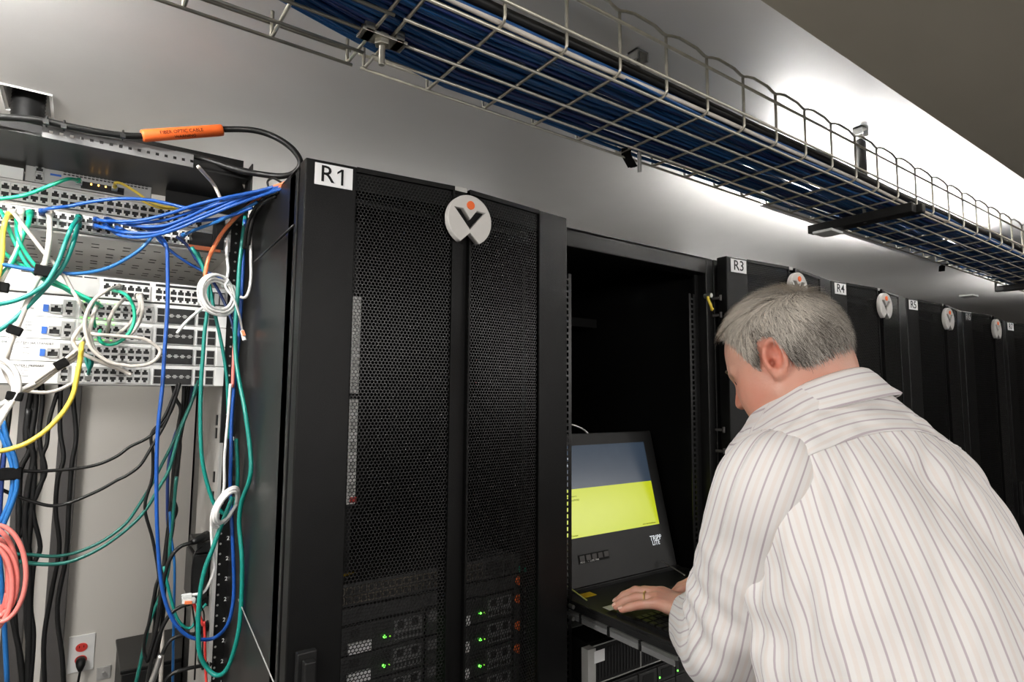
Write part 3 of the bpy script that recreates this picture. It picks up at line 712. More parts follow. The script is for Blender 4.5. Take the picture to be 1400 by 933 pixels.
obj('vent_strip', b, M['hole'], t)
obj('shade_gap', MB().box(-.2413, .2413, .004, .2, -.005, 0), M['darkgrey'], t)  # dark slab puts the shade under the switch into its colour
# four alike firewalls/switches (S1..S4)
tops = [.1945, .1505, .1060, .0615]
labs = ['white rack switch directly under the blank-faced grey one, console and data ports in view', 'white rack switch, third from the top of the stack of five',
        'white rack switch, second from the bottom of the stack', 'white rack switch at the bottom of the stack, just above the bare wall']
for s_ in range(4):
    z1_ = CH+tops[s_]; h = .0435
    t = thing('network_switch', labs[s_], 'network switch', (.022, GY, z1_-h))
    obj('body', MB().box(-.2413, .2413, 0, .30, 0, h), M['white'], t, bevel=.0012)
    obj('rack_ear', MB().box(.2235, .2413, -.003, .002, .0005, h-.0005), M['white'], t, bevel=.0006)
    zc = .0145
    if s_ < 3:
        obj('usb_port', MB().box(X(68), X(68)+.0085, -.003, 0, .010, .024), M['usb'], t)
        obj('console_port', port_mesh(.019, .018).mesh('port', [M['silver'], M['hole']]), None, t, loc=(X(80)+.004, 0, .017))
    obj('port_rim', MB().box(X(90.5), X(106), -.0015, 0, .003, .037), M['silver'], t)
    for q in range(2): obj('port', PMS if q else PMSF, None, t, loc=(X(98), -.0015, .0115+.0160*q))
    groups = [(X(112), 6), (X(163), 4)] if s_ else [(X(112), 6), (X(163), 4)]
    for gx, n in groups:
        obj('port_rim', MB().box(gx-.0025, gx+.0138*n+.0015, -.0015, 0, .0025, .036), M['silver'], t)
        for k in range(n):
            for q in range(2): obj('port', PMS if q else PMSF, None, t, loc=(gx+.007+.0138*k, -.0015, .0110+.0160*q))
    obj('port_rim', MB().box(X(208.5), X(221), -.0015, 0, .0025, .036), M['silver'], t)
    obj('port_hole', MB().box(X(210), X(219.5), -.0025, -.001, .004, .0185).box(X(210), X(219.5), -.0025, -.001, .0205, .0345), M['hole'], t)
    fb = obj('fibre_bay', MB().box(X(224), X(262), -.003, 0, .0025, .036), M['hole'], t)
    b = MB()
    for k in range(4):
        x_ = X(225)+.0128*k; b.box(x_+.001, x_+.0112, -.0045, -.003, .0185, .0205).box(x_+.003, x_+.0085, -.005, -.003, .016, .0175).box(x_+.003, x_+.0085, -.005, -.003, .0215, .023)
    obj('fibre_latches', b, M['silver'], fb)
    for gx in (X(266.5), X(282)):
        obj('port_rim', MB().box(gx, gx+.0175, -.0015, 0, .0025, .036), M['silver'], t)
        for q in range(2): obj('port_hole', MB().box(gx+.0015, gx+.016, -.003, -.001, .004+.0165*q, .018+.0165*q), M['hole'], t)
    tx = text('F', .0075, M['textred'], 'logo_letter', t, face_y(X(2)-.006, -.0004, h-.0065)); text('ORTINET', .0075, M['ink'] if s_ else M['textred'], 'logo_letter', t, face_y(X(2)-.0035, -.0004, h-.0065), align='LEFT')
    text(['FG 1100E-1', '', 'SRV-DATACENTER1 HA STANDBY', 'SRV-DATACENTER1 PRIMARY'][s_] or 'FG', .006, M['ink'], 'print', t, face_y(X(3 if s_ < 2 else 17), -.0004, .022 if s_ < 2 else h-.009), align='LEFT')
    for q, w_ in enumerate(('STATUS', 'ALARM', 'HA', 'POWER')): text(w_, .0034, M['darkgrey'], 'print', t, face_y(X(49), -.0004, .031-.0055*q), align='LEFT')
    obj('reset_hole', MB().tube([(X(43), -.0008, .013), (X(43), .0, .013)], .0008, 6), M['ink'], t)
    if s_ < 2:
        for k in range(5): obj('link_light', MB().box(X(114)+.0132*k, X(114)+.0132*k+.003, -.0025, -.0015, .0352, .0372), M['led_green'], t)
        for k in range(5): obj('link_light', MB().box(X(112)+.0132*k, X(112)+.0132*k+.003, -.0025, -.0015, .0025, .0045), M['led_green'], t)
# black transceiver block at the right end of the lower panel
t = thing('fibre_cassette', 'dark fibre cassette with a copper coloured edge at the right end of the patch panels', 'fibre cassette', (.232, GY-.03, CH+.325))
obj('body', MB().box(-.055, .0, 0, .03, 0, .035), M['plastic'], t, bevel=.002)
obj('copper_edge', MB().box(-.058, .006, -.004, .0, -.006, .003), M['c_orange'], t)
obj('bracket', MB().box(-.012, .012, -.006, .0, .0, .07).box(-.004, .018, -.01, -.006, .03, .055), M['plastic'], t)

# ---------------------------------------------------------------- cables (each one traced at its own depth)
def boot(pts, n=3): return pts
def cable(pts, r, m_, label, y=1.45, plug=None, sub=5, cat='cable', nm='network_cable', group=None, endplug=None, tail=None):
    P = []
    for p_ in pts:
        if len(p_) == 4 and p_[3] == 'x': P.append(at(p_[0], p_[1], x=p_[2]))
        else: P.append(at(p_[0], p_[1], y=p_[2] if len(p_) > 2 else y))
    o_ = obj(nm, MB().tube(catmull(P, sub), r, 8), M[m_], smooth=True)
    if plug:
        a = P[0]; b = MB(); b.box(a.x-.0055, a.x+.0055, a.y-.004, min(a.y+.022, GY-.001), a.z-.004, a.z+.004)
        obj('plug', b, M[plug], o_, bevel=.001)
        d = (P[1]-P[0]).normalized()
        obj('plug_boot', MB().tube([a, a+d*.016], [r*1.75, r*1.15], 8), M[m_], o_, smooth=True)
    if endplug:
        a = P[-1]; d = (P[-1]-P[-2]).normalized()
        obj('plug', MB().bar(a, a+d*.018, .0055, .004), M[endplug], o_, bevel=.001)
    tag(o_, label, cat, group)
    return o_
ED = (381, 257, 1.205)
yB = 1.43
# blue cables of the bundle sweeping right from the lower patch panel
B = [
 ([(57, 289, 1.47), (70, 285), (95, 282), (120, 277, 1.42), (160, 272, 1.40), (200, 273, 1.39), (232, 279, 1.38), (262, 285, 1.36), (300, 280, 1.33), (345, 268, 1.27), (379, 256, 1.2), (392, 250, 1.19)], 'blue patch cable arching highest from the left across the patch panels'),
 ([(131, 300, 1.47), (142, 302), (160, 303), (195, 301, 1.41), (235, 291, 1.38), (272, 279, 1.34), (310, 270, 1.30), (350, 262, 1.24), (380, 254, 1.2), (392, 250, 1.19)], 'blue patch cable at the top edge of the bundle, plugged in mid-panel'),
 ([(131, 309, 1.47), (145, 312), (170, 318), (215, 318, 1.40), (250, 305, 1.37), (292, 288, 1.33), (335, 270, 1.28), (380, 257, 1.2), (392, 254, 1.19)], 'blue patch cable from the lower socket of the mid-panel pair, front of the bundle'),
 ([(150, 303, 1.46), (190, 305), (225, 301, 1.40), (258, 291, 1.37), (300, 277, 1.33), (345, 266, 1.27), (380, 256, 1.2), (392, 252, 1.19)], 'blue patch cable second from the top of the bundle, right of the mid-panel plugs'),
 ([(143, 308, 1.46), (165, 322), (200, 324, 1.40), (240, 314, 1.36), (280, 297, 1.33), (330, 277, 1.28), (380, 260, 1.2), (392, 256, 1.19)], 'blue patch cable hanging lowest in the bundle before it rises to the right'),
 ([(187, 308, 1.47), (205, 314), (235, 310, 1.40), (270, 297, 1.36), (312, 283, 1.31), (350, 270, 1.26), (381, 259, 1.2), (392, 255, 1.19)], 'blue patch cable starting right of centre of the lower patch panel'),
 ([(160, 312, 1.46), (190, 321), (225, 317, 1.41), (262, 303, 1.37), (300, 287, 1.33), (345, 270, 1.27), (380, 258, 1.2), (392, 254, 1.19)], 'blue patch cable in the middle of the bundle, crossing just above the lowest one'),
 ([(214, 316, 1.46), (245, 305, 1.42), (275, 302, 1.38), (310, 297, 1.33), (345, 284, 1.28)], 'short blue cable leaving the underside of the bundle toward the black bracket'),
 ([(250, 322, 1.45), (268, 314, 1.40), (295, 304, 1.35), (325, 291, 1.31), (352, 276, 1.27)], 'lighter blue cable lowest on the right, rising to the rack post'),
 ([(146, 300, 1.46), (185, 309, 1.43), (222, 309, 1.40), (255, 298, 1.37), (290, 282, 1.33), (330, 270, 1.29), (379, 255, 1.2), (392, 251, 1.19)], 'blue patch cable half hidden behind the front strands of the bundle'),
]
for i_, (pp_, lb) in enumerate(B): cable(pp_, .0034, 'c_blue' if i_ != 8 else 'c_blue2', lb, y=yB, plug='c_navy')
cable([(214, 318, 1.45), (227, 335, 1.42), (229, 360), (229, 420), (225, 480), (222, 528), (216, 585), (214, 640), (214.7, 720), (220, 794), (231.5, 838), (248, 863), (268, 874), (292, 873, 1.43), (309, 858, 1.40), (317, 835, 1.39), (320, 801, 1.39), (318, 737, 1.39), (315, 670, 1.40), (316, 620, 1.40), (317, 570, 1.41), (323, 500, 1.41), (329, 430, 1.41), (333, 350, 1.40), (335, 300, 1.38)], .0038, 'c_blue', 'long blue cable dropping from the bundle into one big loop beside the rack post', y=1.42)
cable([(211, 320, 1.45), (208, 324), (189, 343.5), (154, 364), (120, 373), (89, 374), (43, 369), (0, 361), (-25, 356)], .0036, 'c_blue2', 'blue cable curving down left from the bundle along the slotted enclosure', y=1.42)
cable([(213, 322), (225, 336), (248, 354), (274, 369), (302, 380, 1.42), (318, 396, 1.41), (321, 440, 1.41)], .0032, 'c_blue', 'blue cable slanting down right below the bundle toward the white coil', y=1.45)
cable([(241, 323), (257, 337), (269, 356), (281, 371), (300, 400), (317, 440, 1.42), (324, 480, 1.41)], .0032, 'c_navy', 'dark blue cable falling from the right end of the panel behind the white coil', y=1.44)
cable([(-12, 580), (0, 592), (10, 616), (17, 640), (17, 665), (13, 686), (5, 705), (-3, 727), (2, 790), (5, 837), (10, 940)], .0040, 'c_blue2', 'blue cable through the black tie at the left edge, running to the floor', y=1.46)
cable([(4, 576), (10, 600), (21, 630), (23, 665), (16, 690), (6, 715), (-4, 740)], .0040, 'c_blue2', 'second blue cable held by the black tie at the left edge, right of the other', y=1.455)
cable([(-6, 560), (4, 585), (7, 610), (3, 650), (0, 700), (-3, 760)], .0036, 'c_navy', 'dark blue cable at the very left picture edge above the black tie', y=1.47)
cable([(232, 700), (234, 735), (238.7, 775), (237.4, 850), (236, 940)], .0028, 'c_blue2', 'thin blue cable falling straight down behind the long blue loop', y=1.53)
# greens
cable([(108, 247, 1.48), (92.6, 245), (68.6, 254), (34, 267), (0, 272), (-25, 274)], .0036, 'c_green', 'bright green cable crossing the upper patch panel at top left', y=1.42, plug='clear')
cable([(108, 297, 1.47), (98, 311), (89, 333), (80.6, 356), (65, 385), (44.6, 401), (22, 411), (0, 416), (-20, 419)], .0042, 'c_teal', 'teal cable curving down left from mid-panel, upper of two side by side', y=1.40, plug='c_teal')
cable([(107, 306, 1.47), (102, 326), (92, 354), (80, 373), (60, 396), (34, 423), (17, 439), (0, 451), (-20, 462)], .0042, 'c_teal', 'teal cable curving down left from mid-panel, lower of two side by side', y=1.41, plug='c_teal')
cable([(41, 291, 1.47), (38.6, 306), (29, 328), (23, 345, 1.43), (13, 364), (0, 378)], .0044, 'c_green', 'bright green cable with a fat green boot plugged in near the left edge', y=1.43, plug='c_green')
cable([(1, 288, 1.47), (8, 302), (15, 320), (26, 344), (40, 366), (62, 384), (94, 397), (120, 411), (135, 421, 1.46)], .0034, 'c_green', 'bright green cable sweeping from the left edge down to the first switch', y=1.43)
cable([(22, 292, 1.47), (24, 323), (36, 347), (51, 366), (74, 384), (106, 401), (128, 412), (139, 419, 1.46)], .0034, 'c_green', 'bright green cable crossing over the first on its way to the switch ports', y=1.42)
cable([(-4, 338), (4, 344), (20, 357), (43, 370), (70, 384), (100, 402), (122, 413), (130, 424, 1.46)], .0034, 'c_green', 'lowest bright green cable joining the others at the switch', y=1.44)
cable([(131, 420, 1.47), (129, 428), (128, 436), (130, 447, 1.46)], .0030, 'c_green', 'short green jumper between the first and second white switches', y=1.43)
cable([(154, 397, 1.47), (171, 402.6), (182, 418), (183.5, 438.6), (175, 457.5), (159.5, 469.5), (144, 471), (135.5, 463), (137, 452, 1.46)], .0034, 'c_green', 'green cable making a round loop in front of the switches', y=1.40)
cable([(117, 483, 1.47), (118, 494), (122, 504), (126, 497), (125, 488, 1.46)], .0030, 'c_teal', 'tiny teal jumper above the bottom switch ports', y=1.45)
cable([(122.6, 486, 1.46), (123, 500), (121, 512, 1.47)], .0032, 'c_teal', 'short teal cable end plugged into the bottom switch', y=1.44, endplug='clear')
cable([(262, 338), (276, 362), (284, 392), (284, 421), (280, 452), (277, 493), (275, 520), (274, 579), (277, 633), (289, 680), (301, 699), (313, 703), (322, 690), (325, 650, 1.41), (323, 600, 1.41)], .0040, 'c_teal', 'long teal cable falling past the white coil and hooking round at the small coil', y=1.42)
cable([(270, 345), (285, 385), (294, 430), (302, 466), (308, 500), (311, 530), (313, 600)], .0036, 'c_teal', 'teal cable slanting from the white coil down to the rack post', y=1.44)
cable([(336, 292), (330, 340), (327, 370), (325, 404), (322, 445), (322, 482), (327, 520, 1.36), (336, 567, 1.32), (343, 626, 1.30), (341, 657, 1.30), (331, 684, 1.33), (327, 715, 1.34), (331, 766, 1.33), (330, 823, 1.33), (325, 870, 1.33), (312, 912, 1.35), (298, 924, 1.37), (284, 915), (273, 893), (271, 857), (273, 816), (280, 779), (291, 750), (302, 720), (318, 680)], .0044, 'c_teal', 'thick teal cable down the rack post with a big loop at the bottom', y=1.385)
cable([(20, 758), (42, 759), (75, 761), (107, 755), (142, 739), (171, 717), (188, 694), (206, 665), (221, 636), (240, 598), (256, 562), (268, 536), (272, 515)], .0033, 'c_darkteal', 'thin dark green cable sagging across the bare wall, upper of two', y=1.52)
cable([(-20, 760), (0, 764), (37, 770), (70, 772), (100, 767), (137, 750), (172, 725), (198, 699), (218, 666), (232, 640), (246, 590), (262, 550), (270, 520)], .0036, 'c_darkteal', 'dark green cable sagging across the bare wall, lower of two', y=1.50)
cable([(224, 775), (230, 804), (241, 843), (253, 858), (263, 857), (271, 840), (282, 826)], .0030, 'c_teal', 'thin green cable making a shallow hook beside the power plugs', y=1.50)
cable([(241, 652), (238, 690), (233, 740), (228, 790), (205, 850), (198, 880), (188, 925), (182, 950)], .0036, 'c_darkteal', 'dark green cable running down inside the black power cords', y=1.53)
# grey and white
cable([(68, 291, 1.47), (67.7, 323), (64, 350), (57, 372), (48, 388), (38, 412), (26, 442), (17, 463), (10, 482), (5, 495), (9, 512), (18, 526), (30, 534)], .0048, 'c_grey', 'grey cable with a long boot, tied down in front of the switches', y=1.41, plug='c_grey')
cable([(60, 360), (52, 376), (42, 398), (33, 424), (22, 450), (13, 478), (9, 500), (18, 518), (27, 530)], .0040, 'c_grey', 'grey cable running beside the booted one under the same tie', y=1.42)
cable([(17, 289, 1.47), (26, 301), (43, 323), (60, 345), (75, 362), (89, 379), (97, 394), (110, 415), (118, 428, 1.46)], .0036, 'c_grey', 'pale grey cable slanting down right from the left end of the lower panel', y=1.42, plug='clear')
cable([(29, 288, 1.47), (28, 316), (24, 340), (13.7, 361), (5, 378), (-4, 398)], .0042, 'c_grey', 'grey cable dropping near the left edge into the upper black tie', y=1.43, plug='clear')
cable([(163, 392, 1.47), (147, 397), (130, 409), (119, 427), (116, 447), (123, 473), (137, 488), (154, 497), (172, 500), (181, 501), (200, 499), (213, 492), (219, 481), (213, 473), (198, 464), (177, 461), (151, 459), (129, 457), (118, 451, 1.45)], .0036, 'c_grey', 'grey cable making the widest loop across the four white switches', y=1.39, plug='clear')
cable([(189, 404, 1.47), (191, 421), (181, 438), (169, 451), (158, 459, 1.46)], .0034, 'c_grey', 'grey cable arcing from the black plug, inner of two', y=1.43, plug='plastic')
cable([(192, 404, 1.47), (195, 420), (192, 436), (184, 451), (173, 462)], .0034, 'c_grey', 'grey cable arcing from the black plug, outer of two', y=1.42, plug='plastic')
cable([(170, 409, 1.45), (158, 421), (150, 437), (146.7, 454, 1.47)], .0036, 'c_grey', 'short grey arc ending in a black plug on the second white switch', y=1.42, endplug='plastic')
cable([(134, 413, 1.46), (127, 433), (123, 456), (128, 476), (140, 490), (157, 501), (171, 508), (180, 513)], .0038, 'c_grey', 'grey cable running down right to a loose end over the bottom switch', y=1.40)
cable([(118, 440, 1.46), (104, 456), (100, 468), (108, 480), (128, 491), (150, 500), (166, 506), (178, 512)], .0038, 'c_grey', 'grey cable bowed out left, meeting the loose end over the bottom switch', y=1.41)
for k, (dx_, lb) in enumerate([(0, 'grey cable through the middle black tie, upper of three'), (5, 'grey cable through the middle black tie, middle of three'), (10, 'grey cable through the middle black tie, lowest of three')]):
    cable([(119-dx_*.4, 458+dx_, 1.46), (104, 479+dx_), (90, 491+dx_*.8), (76, 502+dx_*.6), (57, 515+dx_*.8), (40, 527+dx_*.6), (29, 534+dx_*.2), (19, 542), (6, 558+dx_*.5), (-6, 570+dx_)], .0034, 'c_grey', lb, y=1.41+.004*k)
cable([(100, 524), (81, 533), (62, 537), (39, 535), (26, 530)], .0034, 'c_grey', 'pale grey cable sagging under the bottom switch toward the lower tie', y=1.45)
cable([(-20, 486), (0, 490), (14, 499), (23, 512), (26, 529), (22, 541), (10, 560), (-8, 590)], .0044, 'c_white', 'bright white cable bending through the lower black tie, outer one', y=1.39)
cable([(-20, 496), (0, 500), (11, 508), (17, 520), (19, 540), (4, 563), (-10, 580)], .0044, 'c_white', 'bright white cable bending through the lower black tie, inner one', y=1.395)
cable([(-5, 556), (10, 548), (20, 541), (30, 533), (48, 524)], .0036, 'c_white', 'white cable strand leaving the lower tie toward the upper right', y=1.40)
# yellow
cable([(114, 467, 1.46), (111.5, 475), (110, 490), (105, 517), (100, 539), (89, 560), (73, 579), (56, 594), (35, 607), (15, 614), (0, 617), (-20, 619)], .0042, 'c_yellow', 'long yellow cable curving from the switches down to the left edge', y=1.38)
cable([(13, 293, 1.47), (7.7, 301), (4, 323), (3, 348), (-1, 371), (-8, 395)], .0042, 'c_yellow', 'yellow cable hanging at the left picture edge below the patch panel', y=1.42, plug='c_yellow')
cable([(157, 256, 1.48), (158, 250), (168, 252), (188, 264), (202, 274), (220, 281.5), (240, 284)], .0028, 'c_yellow', 'thin yellow cable from the silver device over the patch panels', y=1.44, plug='clear')
cable([(190, 272), (205, 280), (222, 285), (245, 286)], .0024, 'c_yellow', 'second thin yellow strand just below the first, over the patch panels', y=1.45)
# orange, red
cable([(281, 384), (281, 373), (286, 352), (298, 328), (310, 311, 1.38), (326, 294, 1.34), (345, 278, 1.29), (362, 266, 1.25), (381, 257, 1.2), (394, 250, 1.18)], .0042, 'c_orange', 'orange cable arching from the white coil up over the R1 side panel', y=1.41)
cable([(345, 264, 1.29), (352, 262, 1.28), (369, 257, 1.22), (385, 252, 1.19), (396, 247, 1.18)], .0034, 'c_orange', 'short orange cable above the arched one, going over the R1 side panel', y=1.25)
cable([(322, 458), (320, 480), (319, 505), (318, 530)], .0036, 'c_coral', 'pinkish red wire pair beside the rack post under the loose plug', y=1.405)
cable([(264, 823), (268, 834), (273, 843), (278, 856)], .0030, 'c_red', 'short red wire falling from the lower loose orange and clear plug', y=1.44)
cable([(279, 850), (280, 870), (281, 914), (283, 945)], .0026, 'c_red', 'thin red cable going straight down to the lower picture edge', y=1.44)
# whites
def coil(cx, cy, rx, ry, rot, n, y, r, m_, label, jit=1.5, extra=None, seed=1):
    rc = random.Random(seed); P = []
    for k in range(n*14):
        a = 2*PI*k/14; lo = k//14
        jx = rc.uniform(-jit, jit)*.3; e = 1+.07*math.sin(a*.5+lo*1.7)+rc.uniform(-.02, .02)-.085*(lo % 4)
        x_ = rx*e*math.cos(a); y_ = ry*e*math.sin(a)
        P.append(at(cx+x_*math.cos(rot)-y_*math.sin(rot)+jx+lo*.8, cy+x_*math.sin(rot)+y_*math.cos(rot), y=y-.0035*lo+.012*math.cos(a)))
    if extra: P += [at(*e[:2], y=e[2]) for e in extra]
    o_ = obj('coiled_cable', MB().tube(catmull(P, 3), r, 7), M[m_], smooth=True); tag(o_, label, 'cable'); return o_
co = coil(296, 403, 23, 28, -.5, 6, 1.40, .0025, 'c_white', 'coil of white cable hanging in front of the right end of the switches', seed=2, extra=[(308, 392, 1.38), (319, 408, 1.37), (326, 427, 1.38), (329, 440, 1.39), (331, 452, 1.39)])
a = at(331, 452, y=1.39); obj('plug', MB().bar(a, a+Vector((.006, -.002, -.022)), .006, .004), M['clear'], co, bevel=.001); obj('plug_core', MB().bar(a+Vector((0, -.005, -.001)), a+Vector((.004, -.006, -.012)), .005, .003), M['c_orange'], co)
cable([(284, 416), (266, 430), (252, 443), (242, 456)], .0032, 'c_white', 'white cable tail sticking out down left from the coil', y=1.42)
cable([(312, 322), (310, 345), (312, 370), (308, 387), (303, 392)], .0032, 'c_white', 'white cable dropping into the top of the coil', y=1.41)
cable([(341, 294), (342.5, 323), (343, 357), (343, 382), (340, 399), (335, 407), (328, 406)], .0030, 'c_white', 'thin white cable hooking back beside the R1 side panel', y=1.36)
cable([(315, 525), (313, 555), (311, 580), (307, 626), (306.5, 666), (301, 683), (291, 706), (289, 722), (290.5, 750), (293, 777), (285, 800), (277, 811), (262, 814)], .0030, 'c_white', 'thin white cable running down past the small coil to a loose plug', y=1.39, endplug='clear')
coil(308, 694, 12, 29, .52, 3, 1.38, .0036, 'c_white', 'small tilted oval coil of white cable hanging at the rack post', seed=4, jit=.6)
a = at(249, 822, y=1.43); o_ = obj('loose_plug', MB().bar(a, a+Vector((.024, .0, -.003)), .007, .005), M['clear'], bevel=.001); tag(o_, 'loose clear plug with orange core hanging beside the power cords', 'plug'); obj('plug_core', MB().bar(a+Vector((.004, -.006, -.002)), a+Vector((.017, -.006, -.004)), .004, .003), M['c_orange'], o_)
cable([(271, 228, 1.22), (280, 238, 1.26), (292, 252), (300, 268), (303, 278)], .0034, 'c_grey', 'grey cable hanging from the right end of the perforated lip', y=1.32)
cable([(328, 247), (334, 253), (337, 262)], .0034, 'c_grey', 'short grey cable just under the right end of the shelf', y=1.36)
# coral coil at the left picture edge
for k in range(7):
    rx_ = 27+2.2*k-(k % 3)*6; ry_ = 50+4*(k % 4); cx_ = -9+1.5*k*.5-(k % 2)*4; cy_ = 785+(k % 3)*9
    P = [(cx_+rx_*math.cos(a_), cy_+ry_*math.sin(a_)*(1 if k < 6 else 1.15), 1.40-.006*k) for a_ in [2*PI*j/14+.3*k for j in range(15)]]
    cable(P, .0038, 'c_coral', ['coral pink cable loop, innermost of the coil at the left edge', 'coral pink cable loop, second strand of the left edge coil', 'coral pink cable loop in the middle of the left edge coil', 'coral pink loop with its right side nearest the grey channel', 'coral pink loop near the front of the left edge coil', 'coral pink loop at the front of the left edge coil', 'longest coral pink loop, hanging lowest at the left edge'][k], sub=4)
# blacks
def black(pts, label, r=.0036, y=1.55, m_='rubber', nm='black_cable'): return cable(pts, r, m_, label, y=y, nm=nm)
black([(44, 524), (42, 539), (37, 574), (41, 613), (29, 640), (26, 674), (24, 760), (16, 830), (28, 900), (32, 945)], 'black cable in the left cluster over the grey channel, leftmost', .005)
black([(50, 524), (48, 560), (43, 600), (47, 640), (44, 690), (38, 760), (36, 840), (41, 900), (40, 945)], 'black cable in the left cluster, second from the left', .005)
black([(57, 524), (58, 548), (54, 585), (55, 612), (62, 645), (51, 672), (45, 700), (55, 748), (46, 775), (42, 830), (46, 870), (41, 945)], 'black wavy cable with a sharp bulge right of the left channel', .0042)
black([(39, 560), (36, 600), (46, 625), (38, 670), (34, 720), (40, 770), (40, 860), (38, 945)], 'thick black cable woven through the middle of the left cluster', .006)
black([(79, 535), (67.6, 574), (64, 607), (58, 624), (57, 660), (40, 700), (25, 740), (18, 780), (22, 860), (30, 940)], 'black cable slanting from between the channels into the left cluster', .0038)
black([(83, 526), (82, 588), (87, 626), (79, 655), (76, 699), (81, 750), (70, 812), (60, 875), (61, 940)], 'black wavy cable down the gap left of the right channel', .0042)
black([(99, 526), (100, 549), (104, 597), (98, 636), (94, 694), (90, 762), (78, 832), (85, 900), (87, 945)], 'black wavy cable running down over the right channel', .0045)
black([(14, 545), (12, 570), (8, 600), (3, 640), (-4, 680)], 'black cable dropping from the lower tie at the left edge', .0045, y=1.48)
black([(25, 644), (58, 644.5), (106, 640.7), (135, 635), (160, 624), (178, 611), (205, 597), (228, 572), (238, 552), (242, 528)], 'black cable sagging from the tie across the wall, upper of two', .0032, y=1.50)
black([(-15, 661), (0, 668.6), (21, 678), (44, 686), (71, 692), (97, 687), (135, 671), (160, 657), (174, 650), (192, 636), (207, 612), (226, 579), (240, 544), (246, 524)], 'black cable sagging across the wall, lower of two', .0032, y=1.49)
black([(243, 526), (225, 570), (207, 594), (209, 621), (208, 654), (198, 694), (209, 739), (217, 787), (213, 803), (204, 850), (198, 872), (197, 893), (202, 906)], 'black cable with a kink left of the long blue cable', .0032, y=1.50)
black([(236, 526), (240, 545), (247, 560), (243, 590), (246, 610), (241, 652), (237, 680), (241, 699), (232, 725), (226, 770), (214, 800), (211, 825), (212, 860), (203, 900)], 'black cable in the hanging power bundle, bowing right', .0040, y=1.54)
black([(252, 524), (250, 560), (244, 590), (238, 640), (234, 690), (228, 740), (222, 790), (214, 840), (208, 890), (203, 940)], 'black power cord straight through the hanging bundle', .0045, y=1.55)
black([(258, 524), (254, 560), (246, 600), (243, 640), (238, 680), (236, 720), (226, 780), (222, 850), (212, 900)], 'black power cord at the right of the hanging bundle', .0045, y=1.56)
black([(264, 524), (258, 552), (246, 580), (238, 600), (230, 640), (229, 700), (230, 740), (224, 790)], 'navy cable hanging behind the power bundle', .0036, y=1.57, m_='c_navy')
def cord(pts, label, r=.0042, y=1.50, plugbox=True):
    o_ = cable(pts, r, 'rubber', label, y=y, nm='black_mains_cable', cat='cable')
    a = at(pts[0][0], pts[0][1], y=y)
    obj('plug', MB().tube([a, a+Vector((.02, .02, .002)), a+Vector((.034, .034, .004))], [.006, .010, .011], 10), M['rubber'], o_, smooth=True)
    return o_
cord([(263, 742), (245, 749), (231, 768), (221, 808), (215, 855), (201, 905)], 'black power cord curving left from the highest plug on the rack side')
cord([(256, 826), (235, 838), (219, 865), (207, 905), (200, 945)], 'black power cord curving down from the second plug on the rack side')
cord([(268, 867), (245, 870), (231, 878), (220, 898)], 'black power cord that ends in a silver wrapped length')
cord([(285, 909), (255, 915), (235, 922), (225, 934), (220, 950)], 'black power cord lowest on the rack side')
o_ = cable([(220, 896), (214, 915), (207, 935), (203, 950)], .0062, 'steel', 'silver foil wrapped cable length at the bottom left of the R1 cabinet', y=1.49, nm='foil_wrapped_cable')
o_ = cable([(222, 830), (222, 880), (219, 945)], .004, 'c_grey', 'pale grey cable falling straight behind the power cords', y=1.60)
# power distribution boxes on the web of the post
t = thing('power_adapter', 'black power adapter block on the side of the open rack post', 'adapter', tuple(at(277, 780, y=1.53)))
obj('body', MB().box(-.022, .012, 0, .10, -.065, .035), M['plastic'], t, bevel=.003); obj('socket_cap', MB().box(-.016, .016, -.01, .10, .04, .062), M['plastic'], t, bevel=.002)
for py, lb in ((822, 'black plug block on the rack post level with the loose plug'), (868, 'black plug block on the rack post above the lowest cord'), (908, 'black plug block on the rack post at the bottom of the picture')):
    q = at(285, py, y=1.54); o_ = obj('plug_block', MB().box(-.014, .014, 0, .06, -.012, .012), M['plastic'], bevel=.003, loc=tuple(q)); tag(o_, lb, 'plug')
black([(276, 748, 1.5), (266, 758), (262, 790), (263, 830), (268, 870), (266, 930)], 'thin black wire hanging beside the power adapter', .0018, y=1.49)
black([(268, 820), (276, 832), (279, 845), (277, 890), (280, 915)], 'very thin black wire looping under the loose plug', .0014, y=1.45)
# ties
def tie(px, py, y, w_, h, ang, label):
    a = at(px, py, y=y); o_ = obj('cable_tie', MB().box(-w_, w_, -.009, .009, -h, h), M['velcro'], bevel=.002, loc=tuple(a), rot=(0, ang, 0)); tag(o_, label, 'cable tie'); return o_
tie(60, 371, 1.41, .014, .010, .1, 'black tape tie around grey cables above the blank-faced switch')
tie(3, 393, 1.43, .010, .009, .1, 'black tape tie at the left edge beside the blank-faced switch')
tie(20, 452, 1.41, .011, .008, .35, 'black tape tie round the two grey cables before the second white switch')
tie(84, 498, 1.40, .011, .008, -.6, 'black tape tie round the grey cables in the middle of the lower switches')
tie(20, 542, 1.395, .012, .008, .15, 'black tape tie gathering white cables just below the switches')
tie(15, 648, 1.46, .016, .011, .0, 'black tape tie round blue cables low at the left picture edge')
